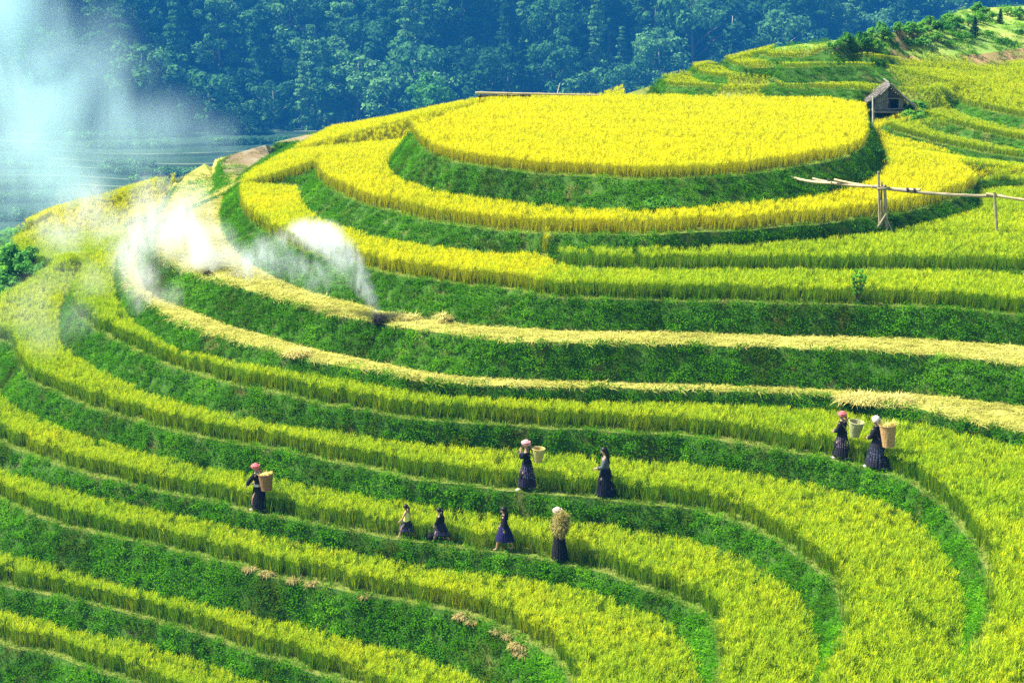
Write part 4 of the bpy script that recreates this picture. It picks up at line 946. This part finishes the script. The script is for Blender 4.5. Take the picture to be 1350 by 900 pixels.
m_pink = cloth('pink_check_cloth', (0.62, 0.18, 0.22), (0.80, 0.50, 0.48), 18)
m_white = cloth('white_cloth', (0.52, 0.48, 0.42), (0.74, 0.69, 0.62))
m_cream = cloth('cream_check_cloth', (0.40, 0.29, 0.20), (0.64, 0.54, 0.42), 18)
m_yellow = cloth('yellow_cloth', (0.86, 0.74, 0.12), (0.90, 0.84, 0.34))
m_shoe = cloth('pale_shoe', (0.55, 0.52, 0.48), (0.75, 0.72, 0.68))
def patterned(name, base, spot, sc=26, thr=.56, zlo=None, zhi=None):
    m, nt, out = newmat(name); b = N(nt, 'ShaderNodeBsdfPrincipled'); b.inputs['Roughness'].default_value = .9
    c = N(nt, 'ShaderNodeTexCoord').outputs['Object']; ck = N(nt, 'ShaderNodeTexVoronoi', distance='CHEBYCHEV'); ck.inputs['Scale'].default_value = sc
    nt.links.new(c, ck.inputs[0]); mr = N(nt, 'ShaderNodeMapRange'); mr.inputs[1].default_value = .30; mr.inputs[2].default_value = .22
    nt.links.new(ck.outputs['Distance'], mr.inputs[0]); f = mr.outputs[0]
    if zlo is not None:
        sp_ = N(nt, 'ShaderNodeSeparateXYZ'); nt.links.new(c, sp_.inputs[0])
        a1 = N(nt, 'ShaderNodeMath', operation='GREATER_THAN'); a1.inputs[1].default_value = zlo; a2 = N(nt, 'ShaderNodeMath', operation='LESS_THAN'); a2.inputs[1].default_value = zhi
        nt.links.new(sp_.outputs[2], a1.inputs[0]); nt.links.new(sp_.outputs[2], a2.inputs[0])
        p = N(nt, 'ShaderNodeMath', operation='MULTIPLY'); nt.links.new(a1.outputs[0], p.inputs[0]); nt.links.new(a2.outputs[0], p.inputs[1])
        q = N(nt, 'ShaderNodeMath', operation='MULTIPLY'); nt.links.new(p.outputs[0], q.inputs[0]); nt.links.new(f, q.inputs[1]); f = q.outputs[0]
    nt.links.new(mixc(nt, f, base, spot), b.inputs['Base Color']); nt.links.new(b.outputs[0], out.inputs[0]); return m
m_basket_b = plain('brown_wicker', [(0.3, (0.16, 0.08, 0.035)), (0.55, (0.30, 0.16, 0.07)), (0.8, (0.44, 0.27, 0.13))], 22, .8, 'obj', 3, .6, 40)
m_basket_t = plain('tan_wicker', [(0.3, (0.36, 0.20, 0.08)), (0.55, (0.52, 0.32, 0.13)), (0.8, (0.62, 0.44, 0.22))], 22, .8, 'obj', 3, .6, 40)
m_basket_p = plain('pale_wicker', [(0.3, (0.28, 0.28, 0.12)), (0.55, (0.42, 0.42, 0.19)), (0.8, (0.54, 0.52, 0.28))], 22, .8, 'obj', 3, .6, 40)
m_basket_y = plain('straw_wicker', [(0.3, (0.42, 0.33, 0.09)), (0.55, (0.56, 0.46, 0.15)), (0.8, (0.68, 0.60, 0.26))], 22, .8, 'obj', 3, .6, 40)
def skin_mesh(chains, sub=2):
    # chains: list of (verts, edges, radii, root) -> one smooth mesh
    vs = []; es = []; rs = []; roots = []
    for v, e, r, rt in chains:
        b = len(vs); vs += [tuple(p) for p in v]; es += [(i+b, j+b) for i, j in e]; rs += list(r); roots.append(rt+b)
    me = bpy.data.meshes.new('tmp'); me.from_pydata(vs, es, []); ob = bpy.data.objects.new('tmp', me); col.objects.link(ob)
    md = ob.modifiers.new('s', 'SKIN'); md.use_smooth_shade = True; md.branch_smoothing = .6
    for i, s in enumerate(me.skin_vertices[0].data): s.radius = (rs[i], rs[i]) if not hasattr(rs[i], '__len__') else rs[i]; s.use_root = i in roots
    sb = ob.modifiers.new('d', 'SUBSURF'); sb.levels = sub; sb.render_levels = sub
    dg = bpy.context.evaluated_depsgraph_get(); m2 = bpy.data.meshes.new_from_object(ob.evaluated_get(dg)); bpy.data.objects.remove(ob)
    return m2
def join(meshes, name):
    bm = bmesh.new()
    for me in meshes: bm.from_mesh(me)
    out = bpy.data.meshes.new(name); bm.to_mesh(out); bm.free(); out.polygons.foreach_set('use_smooth', [True]*len(out.polygons)); return out
def person(loc, yaw, h, label, lean=.08, head=0.0, stride=.16, arms=None, top=None, sleeve=True, skirt=None, skirt_top=.585, hem=.16, hemw=.17, scarf=None, scarf_style='wrap', hair='bun', sash=None, shoes=None, collar=None, child=False, leggings=None, pend=1.0):
    P_ = empty('person', loc, yaw); tag(P_, label, 'person', 'people walking along the dykes')
    big_ = 1.12 if child else 1.0
    ch, sh = math.cos(lean), math.sin(lean); hip = .50 if not child else .47
    def tp(t, y=0, f=0): return Vector((sh*t+f*ch, y, hip+.03+ch*t-f*sh))*h
    nb = tp(.30); hd = tp(.395, 0, .018+head*.3)
    V_ = [tp(0), tp(.09), tp(.19, 0, .005), tp(.275), nb+Vector((.005, 0, .03))*h]
    Rr = [(.085*h, .07*h), (.068*h, .058*h), (.082*h, .062*h), (.070*h, .05*h), (.032*h, .032*h)]
    E_ = [(0, 1), (1, 2), (2, 3), (3, 4)]
    V_ += [hd+Vector((0, 0, -.022))*h*big_, hd+Vector((-.006, 0, .026))*h*big_, hd+Vector((-.008, 0, .058))*h*big_]; Rr += [(.047*h*big_, .050*h*big_), (.060*h*big_, .064*h*big_), (.038*h*big_, .042*h*big_)]; E_ += [(4, 5), (5, 6), (6, 7)]
    legs = {}
    for s, sgn in (('l', 1), ('r', -1)):
        f = stride*sgn; b = len(V_); toe = .085
        kn = Vector((f*.55+.03, sgn*.055, .27)); an = Vector((f-(.02 if f < 0 else 0), sgn*.05, .05+(.05 if f < 0 else 0)))
        V_ += [Vector((sh*0+.0, sgn*.058, hip-.02))*h, kn*h, an*h, Vector((f+.04, sgn*.052, .018+(.015 if f < 0 else 0)))*h, Vector((f+toe, sgn*.055, .014))*h]
        Rr += [.060*h, .040*h, .025*h, .022*h, .016*h]; E_ += [(0, b), (b, b+1), (b+1, b+2), (b+2, b+3), (b+3, b+4)]
        legs[s] = (V_[b+1], V_[b+2], V_[b+3], V_[b+4])
    arms = arms or {}
    chains = []; armj = {}
    for s, sgn in (('l', 1), ('r', -1)):
        el, wr = arms.get(s, ((-.03, .03, -.155), (.05, .02, -.29)))
        b = len(V_); so_ = tp(.262, sgn*.098)
        e_ = so_+Vector((el[0], el[1]*sgn, el[2]))*h; w_ = so_+Vector((wr[0], wr[1]*sgn, wr[2]))*h
        dirn = (w_-e_).normalized(); pm = w_+dirn*.045*h
        V_ += [so_, e_, w_, pm]; Rr += [.036*h, .027*h, .0185*h, (.024*h, .014*h)]; E_ += [(3, b), (b, b+1), (b+1, b+2), (b+2, b+3)]
        armj[s] = (so_, e_, w_, pm, dirn)
        lat = dirn.cross(Vector((0, sgn, .3))).normalized(); inn = dirn.cross(lat).normalized()
        for k in range(4):
            L = (.040, .046, .043, .034)[k]*h; o0 = pm+lat*(k-1.5)*.0105*h-dirn*.012*h
            a1 = o0+dirn*(.014*h+L*.35); a2 = a1+(dirn*.8+inn*.5).normalized()*L*.35; a3 = a2+(dirn*.35+inn*.9).normalized()*L*.35
            chains.append(([o0, a1, a2, a3], [(0, 1), (1, 2), (2, 3)], [.0058*h, .0056*h, .005*h, .004*h], 0))
        o0 = w_+dirn*.012*h-lat*.010*h; a1 = o0+(dirn*.6-lat*.7).normalized()*.022*h; a2 = a1+(dirn*.9+inn*.3).normalized()*.02*h
        chains.append(([o0, a1, a2], [(0, 1), (1, 2)], [.007*h, .0062*h, .0048*h], 0))
    body = skin_mesh([(V_, E_, Rr, 0)]); fing = skin_mesh(chains, 1)
    face = MB(); fx = .056*h*big_
    face.ball(hd+Vector((fx+.004*h, 0, -.002*h)), .012*h*big_, 8, 6, (.8, .7, 1.1))                       # nose
    face.ball(hd+Vector((fx-.004*h, 0, -.030*h*big_)), .014*h, 8, 5, (.5, 1.1, .35))                       # mouth
    for sgn in (1, -1): face.ball(hd+Vector((-.006*h, sgn*.062*h*big_, 0)), .016*h, 8, 6, (.7, .35, 1.1))  # ears
    b_ = join([body, fing, face.mesh('tmp', True)], 'body'); link_mesh('body', b_, [m_skin], P_)
    ey = MB()
    for sgn in (1, -1): ey.ball(hd+Vector((fx-.004*h, sgn*.024*h, .012*h)), .0085*h, 8, 6)
    ey.build('eyes', m_eye, P_, True)
    # jacket: torso and sleeves, looser than the body
    g = (.013 if sleeve else .036)*h; cv = [tp(-.01 if sleeve else -.05), tp(.09), tp(.19, 0, .005), tp(.268), tp(.302, 0, .002)]; cr = [(.085*h+g, .072*h+g), (.07*h+g, .062*h+g), (.084*h+g, .066*h+g), (.078*h+g, .056*h+g), (.046*h+g*.5, .042*h+g*.5)]; ce = [(0, 1), (1, 2), (2, 3), (3, 4)]
    for s in ('l', 'r'):
        so_, e_, w_, pm, dirn = armj[s]; b = len(cv)
        if sleeve: cv += [so_, e_, e_.lerp(w_, .92)]; cr += [.050*h+g, .036*h+g, .027*h+g]; ce += [(3, b), (b, b+1), (b+1, b+2)]
        else: cv += [so_.lerp(e_, .05)]; cr += [.040*h+g*.5]; ce += [(3, b)]
    link_mesh('blouse' if not sleeve else 'jacket', skin_mesh([(cv, ce, cr, 0)]), [top or m_black], P_)
    if sleeve:                                                    # embroidered cuffs
        cb = MB()
        for s in ('l', 'r'):
            so_, e_, w_, pm, dirn = armj[s]; cb.tube([e_.lerp(w_, .60), e_.lerp(w_, .80)], [.042*h, .041*h], 12)
        cb.build('sleeve_band', m_grey, P_, True)
    if collar: 
        cb = MB(); cb.tube([tp(.272), tp(.305)], [.062*h, .046*h], 14); cb.build('collar', collar, P_, True)
    # pleated skirt hanging from the waist around the stride
    n = 56; prof = []; cxs = []
    for i in range(9):
        t = i/8; z = skirt_top+(hem-skirt_top)*t
        prof.append(((.088+(hemw-.088)*t**.85)*h, z*h)); cxs.append((sh*(skirt_top-hip)*(1-t)-.004*t*pend)*h)
    exx = max(1.08, (stride*(1-.7*hem)+.072)/hemw)
    def ell(t, a): return 1/math.sqrt((math.cos(a)/(1+(exx-1)*t**.7))**2+(math.sin(a)/(1-.10*t))**2)
    sk = MB(); sk.lathe(prof, n, cxs, lambda i, k: (1+(.03+.07*i/8)*math.sin(k*2*PI/n*18+.6*math.sin(i)))*ell(i/8, 2*PI*k/n))
    sk.build('skirt', skirt or m_navy, P_, True)
    if sash:
        ws = MB(); ws.tube([tp(.025), tp(.075)], [.098*h, .092*h], 18); ws.build('sash', sash, P_, True)
    if leggings:
        lg = MB()
        for s in ('l', 'r'):
            k_, a_, f_, t_ = legs[s]; lg.tube([k_+(k_-a_)*.45, k_, k_.lerp(a_, .5), k_.lerp(a_, .92)], [.060*h, .049*h, .042*h, .032*h], 12)
        lg.build('leggings', leggings, P_, True)
    if shoes:
        for s in ('l', 'r'):
            k_, a_, f_, t_ = legs[s]; mb = MB(); mb.tube([a_+Vector((-.02*h, 0, -.02*h)), f_, t_, t_+Vector((.012*h, 0, 0))], [.028*h, .030*h, .023*h, .008*h], 10); mb.build('shoe', shoes, P_, True)
    # hair and head cloth
    hb = MB(); hc = hd+Vector((-.012, 0, .022))*h; r = .071*h*big_
    vs = []; N1, N2 = 9, 22
    for i in range(N1+1):
        th = PI*.64*i/N1
        for k in range(N2):
            a = 2*PI*k/N2; fr = math.cos(a)
            t2 = th*(1-.42*max(0, fr)**1.0)
            vs.append(hc+Vector((r*math.sin(t2)*math.cos(a), r*.96*math.sin(t2)*math.sin(a), r*math.cos(t2)))*(1+.0))
    hb.add(vs, [(i*N2+k, (i+1)*N2+k, (i+1)*N2+(k+1) % N2, i*N2+(k+1) % N2) for i in range(N1) for k in range(N2)])
    if hair == 'bun': hb.ball(hc+Vector((-.075, 0, -.015))*h, .032*h, 10, 8)
    if hair == 'tail':
        hb.tube([hc+Vector((-.06, 0, .02))*h, hc+Vector((-.095, 0, -.01))*h, hc+Vector((-.10, 0, -.09))*h, hc+Vector((-.092, 0, -.15))*h], [.026*h, .028*h, .022*h, .008*h], 9)
    if hair == 'long':
        hb.tube([hc+Vector((-.03, 0, .0))*h, hc+Vector((-.06, 0, -.06))*h, hc+Vector((-.085, 0, -.15))*h, hc+Vector((-.09, 0, -.23))*h], [.046*h, .044*h, .036*h, .014*h], 12)
    hb.build('hair', m_hair, P_, True)
    if scarf:
        sb_ = MB(); r2 = r*1.14; vs = []
        for i in range(N1+1):
            th = PI*.60*i/N1
            for k in range(N2):
                a = 2*PI*k/N2; fr = math.cos(a); t2 = th*(1-.36*max(0, fr)); ww = 1+.035*math.sin(5*a+i*1.3)
                vs.append(hc+Vector((0, 0, .006*h))+Vector((r2*math.sin(t2)*math.cos(a)*ww, r2*.98*math.sin(t2)*math.sin(a)*ww, r2*1.06*math.cos(t2))))
        sb_.add(vs, [(i*N2+k, (i+1)*N2+k, (i+1)*N2+(k+1) % N2, i*N2+(k+1) % N2) for i in range(N1) for k in range(N2)])
        if scarf_style == 'wrap':
            for q in range(3):
                ang = [2*PI*k/16 for k in range(17)]
                sb_.tube([hc+Vector((r2*1.0*math.cos(a), r2*.98*math.sin(a), .006*h+.016*h*q+.018*h*math.cos(a)*(1-q*.5))) for a in ang], .014*h, 7)
            sb_.ball(hc+Vector((-r2*.95, 0, .0)), .034*h, 9, 7, (.8, 1.1, 1)); sb_.blade(hc+Vector((-r2, 0, -.01*h)), (-.5, .2, -.8), None, .13*h, .06*h, .4, 3); sb_.blade(hc+Vector((-r2, 0.01*h, -.01*h)), (-.6, -.3, -.7), None, .11*h, .05*h, .4, 3)
        else:
            sb_.blade(hc+Vector((-r2*.7, 0, .0)), (-.45, 0, -.8), None, .17*h, .15*h, .3, 3)
        sb_.build('head_scarf', scarf, P_, True)
    return P_
def on_path(px, py, level, back=.16, rim='P3'):
    q = unproj(px, py, level); best = min(range(len(RIMPTS[rim])), key=lambda i: (RIMPTS[rim][i]-q).length)
    rp = RIMPTS[rim]; d = (rp[min(best+4, len(rp)-1)]-rp[max(best-4, 0)]); d.z = 0; d.normalize(); nrm = Vector((d.y, -d.x, 0))
    p = Vector((q.x, q.y, 0)); off = (Vector((rp[best].x, rp[best].y, 0))-p).dot(nrm)
    p += nrm*(off-back)                                            # stand just behind the rim of the dyke
    g = drop(p.x, p.y); p.z = g.z
    return p, math.atan2(-d.y, -d.x)
def hgt(px_h, p): return px_h*proj(p)[2]/F_PX/math.cos(R(18.5))
def basket(P_, h, label, mat, bx, z0, z1, rb, rt, tilt, fill, straps=m_woodd, ns=150, fl=.3):
    loc = P_.location; yaw = P_.rotation_euler.z
    B = empty('basket', Vector(loc)+Matrix.Rotation(yaw, 3, 'Z')@Vector((bx, 0, z0)), yaw); B.rotation_euler = Euler((0, tilt, yaw), 'XYZ'); tag(B, label, 'basket')
    H = z1-z0; mb = MB(); prof = [(rb*.2, 0), (rb, 0), (rb+(rt-rb)*.35, H*.35), (rb+(rt-rb)*.75, H*.7), (rt, H), (rt-.02, H), (rb+(rt-rb)*.75-.02, H*.7), (rb-.02, .03), (0.01, .03)]
    mb.lathe(prof, 28, None, lambda i, k: 1+.018*((i+k) % 2)); mb.build('woven_body', mat, B)
    rm_ = MB(); ang = [2*PI*k/24 for k in range(25)]; rm_.tube([(rt*math.cos(a), rt*math.sin(a), H) for a in ang], .017, 6, caps=False); rm_.build('rim', mat, B)
    st = MB()
    for s in (1, -1): st.tube([(rt*.8, s*.10, H*.95), (rt+.13, s*.12, H*.98), (rt+.16, s*.12, H*.6), (rt*.9, s*.11, H*.3)], .012, 5)
    st.build('strap', straps, B)
    if fill:
        f = MB(); 
        f.lathe([(rt*.86, H*.8), (rt*.8, H*.97), (rt*.3, H+fl*.25), (.01, H+fl*.3)], 16)
        for i in range(ns):
            a = random.uniform(0, 2*PI); r = rt*.9*math.sqrt(random.random()); f.blade((r*math.cos(a), r*math.sin(a), H*.92), (math.cos(a)*random.uniform(0, 1.0), math.sin(a)*random.uniform(0, 1.0), 1), None, fl*random.uniform(.5, 1.15), .02, random.uniform(.3, 1.6), 3)
        o = f.build('straw_bundle', fill); o.location = B.location; o.rotation_euler = B.rotation_euler; tag(o, 'cut straw sticking out of the '+{'tall tan': 'tall tan basket of the woman in white scarf', 'dark brown': 'dark brown basket of the lone woman'}[' '.join(label.split()[:2])], 'straw')
    return B
m_pat1 = patterned('embroidered_navy', (.006, .006, .016), (.26, .20, .30), 24, zlo=.42, zhi=.74)
m_pat2 = patterned('checked_navy', (.006, .007, .018), (.10, .12, .24), 20, zlo=.30, zhi=.70)
m_pat3 = patterned('purple_print', (.010, .008, .035), (.24, .21, .38), 22, zlo=.44, zhi=.80)
m_pat4 = patterned('blue_band', (.008, .008, .032), (.20, .18, .45), 30, zlo=.26, zhi=.40)
carry = {'l': ((.02, .02, -.15), (.13, -.02, -.19)), 'r': ((.02, .02, -.15), (.14, -.03, -.18))}
strap_up = {'l': ((.09, .0, -.11), (.10, -.03, .015)), 'r': ((.07, .02, -.13), (.14, -.02, -.07))}
swing = {'l': ((-.06, .03, -.15), (-.04, .02, -.29)), 'r': ((.04, .03, -.155), (.12, .01, -.27))}
fore = {'l': ((.0, .03, -.16), (.14, .0, -.20)), 'r': ((-.03, .03, -.155), (.03, .02, -.29))}
back_hands = {'l': ((-.07, .02, -.14), (-.13, -.05, -.26)), 'r': ((-.07, .02, -.14), (-.13, -.05, -.25))}
# two women with tall baskets on the upper dyke
p, yw = on_path(1105, 607, 1.28, .21, 'P1'); h = hgt(61, p)
A1 = person(p, yw, h, 'woman in a red head scarf carrying a pale green basket on the upper dyke', .06, 0, .13, carry, m_black, skirt=m_pat1, hem=.10, hemw=.145, scarf=m_red, leggings=m_black, shoes=m_shoe, collar=m_white, sash=m_black)
basket(A1, h, 'pale green wicker basket carried by the woman in the red scarf on the upper dyke', m_basket_p, -.40, .56*h, .87*h, .14, .225, -.12, None)
p, yw = on_path(1150, 620, 1.28, .21, 'P1'); h = hgt(67, p)
A2 = person(p, yw, h, 'woman in a white head scarf and wide dark checked skirt under a tall tan basket', .14, .02, .17, carry, m_black, skirt=m_pat2, hem=.08, hemw=.19, scarf=m_white, scarf_style='drape', leggings=m_black, shoes=m_shoe)
basket(A2, h, 'tall tan wicker basket heaped with straw carried by woman in white scarf', m_basket_t, -.38, .50*h, .90*h, .17, .24, .10, m_strawh, ns=190, fl=.24)
# two women on the middle dyke
p, yw = on_path(693, 648, 0, .21, 'P2'); h = hgt(64, p)
A3 = person(p, yw, h, 'woman in a pink and white head scarf with one hand raised to her basket strap', .04, 0, .12, strap_up, m_black, skirt=m_pat3, hem=.10, hemw=.15, scarf=m_pink, leggings=m_black, shoes=m_white, sash=m_navy)
basket(A3, h, 'straw yellow basket on the back of the woman in the pink and white scarf', m_basket_y, -.34, .60*h, .87*h, .13, .20, -.05, None)
p, yw = on_path(797, 656, 0, .21, 'P2'); h = hgt(64, p)
A4 = person(p, yw, h, 'bareheaded woman in a grey jacket and long navy skirt with her forearm held forward', .07, .03, .13, fore, m_grey, skirt=m_navy, hem=.05, hemw=.155, hair='long', leggings=m_black, shoes=m_black)
# the row on the lower dyke
p, yw = on_path(341, 674, -1.3, .21, 'P3'); h = hgt(61, p)
A5 = person(p, yw, h, 'woman in a red and pink head scarf walking alone with a dark brown basket', .14, .02, .14, {'l': ((.10, .02, -.12), (.20, .0, -.24)), 'r': ((.05, .03, -.15), (.14, .0, -.22))}, m_black, skirt=m_black, hem=.10, hemw=.135, scarf=m_red, collar=m_white, sash=m_white, shoes=m_cream)
basket(A5, h, 'dark brown wicker basket topped with straw on the lone woman walking ahead', m_basket_b, -.32, .50*h, .84*h, .17, .235, .06, m_strawh, ns=110, fl=.17)
p, yw = on_path(535, 711, -1.3, .21, 'P3'); h = hgt(45, p)
A6 = person(p, yw, h, 'small girl in a pale yellow sleeveless top and navy skirt', .04, 0, .20, {'l': ((.05, .04, -.15), (.15, .03, -.25)), 'r': ((-.05, .03, -.15), (-.02, .02, -.29))}, m_yellow, sleeve=False, skirt=m_pat4, skirt_top=.53, hem=.21, hemw=.135, hair='tail', child=True)
p, yw = on_path(579, 717, -1.3, .21, 'P3'); h = hgt(46, p)
A7 = person(p, yw, h, 'small girl in a dark jacket with a ponytail, just behind the girl in yellow', .10, .02, .19, {'l': ((.04, .03, -.15), (.12, .01, -.27)), 'r': ((-.05, .03, -.15), (-.02, .02, -.29))}, m_black, skirt=m_pat4, hem=.20, hemw=.135, hair='tail', collar=m_grey, child=True)
Bg = empty('cloth_bag', Vector(p)+Vector((-.33, -.06, .14)), yw); tag(Bg, 'dark cloth bag carried in front of the small girl in the dark jacket', 'bag')
mb = MB(); mb.ball((0, 0, 0.05), .10, 14, 10, (1, .7, 1)); mb.build('pouch', m_black, Bg, True)
mb = MB(); mb.tube([(-.07, 0, .15), (-.03, 0, .25), (.03, 0, .25), (.07, 0, .15)], .012, 6); mb.build('handle', m_grey, Bg, True)
p, yw = on_path(662, 730, -1.3, .21, 'P3'); h = hgt(57, p)
A8 = person(p, yw, h, 'barefoot girl with long dark hair in a royal blue skirt', .05, 0, .17, swing, m_black, skirt=m_blue, hem=.24, hemw=.165, hair='long', collar=m_grey)
p, yw = on_path(733, 743, -1.3, .21, 'P3'); h = hgt(68, p)
A9 = person(p, yw-R(48), h, 'woman in a cream head scarf bent under a huge bundle of straw', .30, .03, .10, back_hands, m_black, skirt=m_black, hem=.06, hemw=.15, scarf=m_cream, leggings=m_black, pend=-1)
yb = yw-R(48); rb_ = Matrix.Rotation(yb, 3, 'Z'); c = Vector(p)+rb_@Vector((-.10, 0, .75*h))
mb = MB(); core = MB()
mb.ball((0, 0, 0), .25, 16, 12, (.8, 1.1, 1.15))
for i in range(2200):
    d = Vector((random.gauss(0, 1)*.8, random.gauss(0, 1)*1.1, random.gauss(0, 1)*1.1)).normalized(); q = Vector((d.x*.24, d.y*.31, d.z*.33))*random.uniform(.75, 1.05)
    mb.blade(q, d+Vector((random.gauss(0, .9), random.gauss(0, .9), random.gauss(0, .7)-.1)), None, random.uniform(.09, .19), .016, random.uniform(.3, 1.4), 2)
m_bundle = plain('bundle_straw', [(0.3, (0.16, 0.14, 0.025)), (0.5, (0.31, 0.27, 0.06)), (0.75, (0.52, 0.46, 0.16))], 11, .95, 'obj')
o = mb.build('straw_bundle', m_bundle); o.location = c; tag(o, 'huge round bundle of straw on the back of the bent woman', 'straw bundle')
# ------------------------------------------------------------------ light, sky, view
world = bpy.data.worlds.new('World'); scene.world = world; world.use_nodes = True
wn = world.node_tree; bg = wn.nodes['Background']
sky = wn.nodes.new('ShaderNodeTexSky'); sky.sky_type = 'NISHITA'; sky.sun_disc = False
SUN = Vector((-0.82, 0.14, 1.10)).normalized()
sky.sun_elevation = math.asin(SUN.z); sky.sun_rotation = math.atan2(SUN.x, SUN.y)
wn.links.new(sky.outputs[0], bg.inputs[0]); bg.inputs[1].default_value = 0.075
sl = bpy.data.lights.new('sun', 'SUN'); so = bpy.data.objects.new('sun', sl); col.objects.link(so)
sl.energy = 5.0; sl.angle = R(0.6); sl.color = (1.0, 0.95, 0.83)
so.rotation_euler = SUN.to_track_quat('Z', 'Y').to_euler()
scene.view_settings.view_transform = 'Standard'; scene.view_settings.look = 'None'
scene.view_settings.exposure = 1.38; scene.view_settings.gamma = 1
scene.render.engine = 'CYCLES'
scene.cycles.max_bounces = 8; scene.cycles.diffuse_bounces = 3; scene.cycles.transmission_bounces = 4; scene.cycles.volume_bounces = 5
scene.cycles.transparent_max_bounces = 8
scene.cycles.use_denoising = False
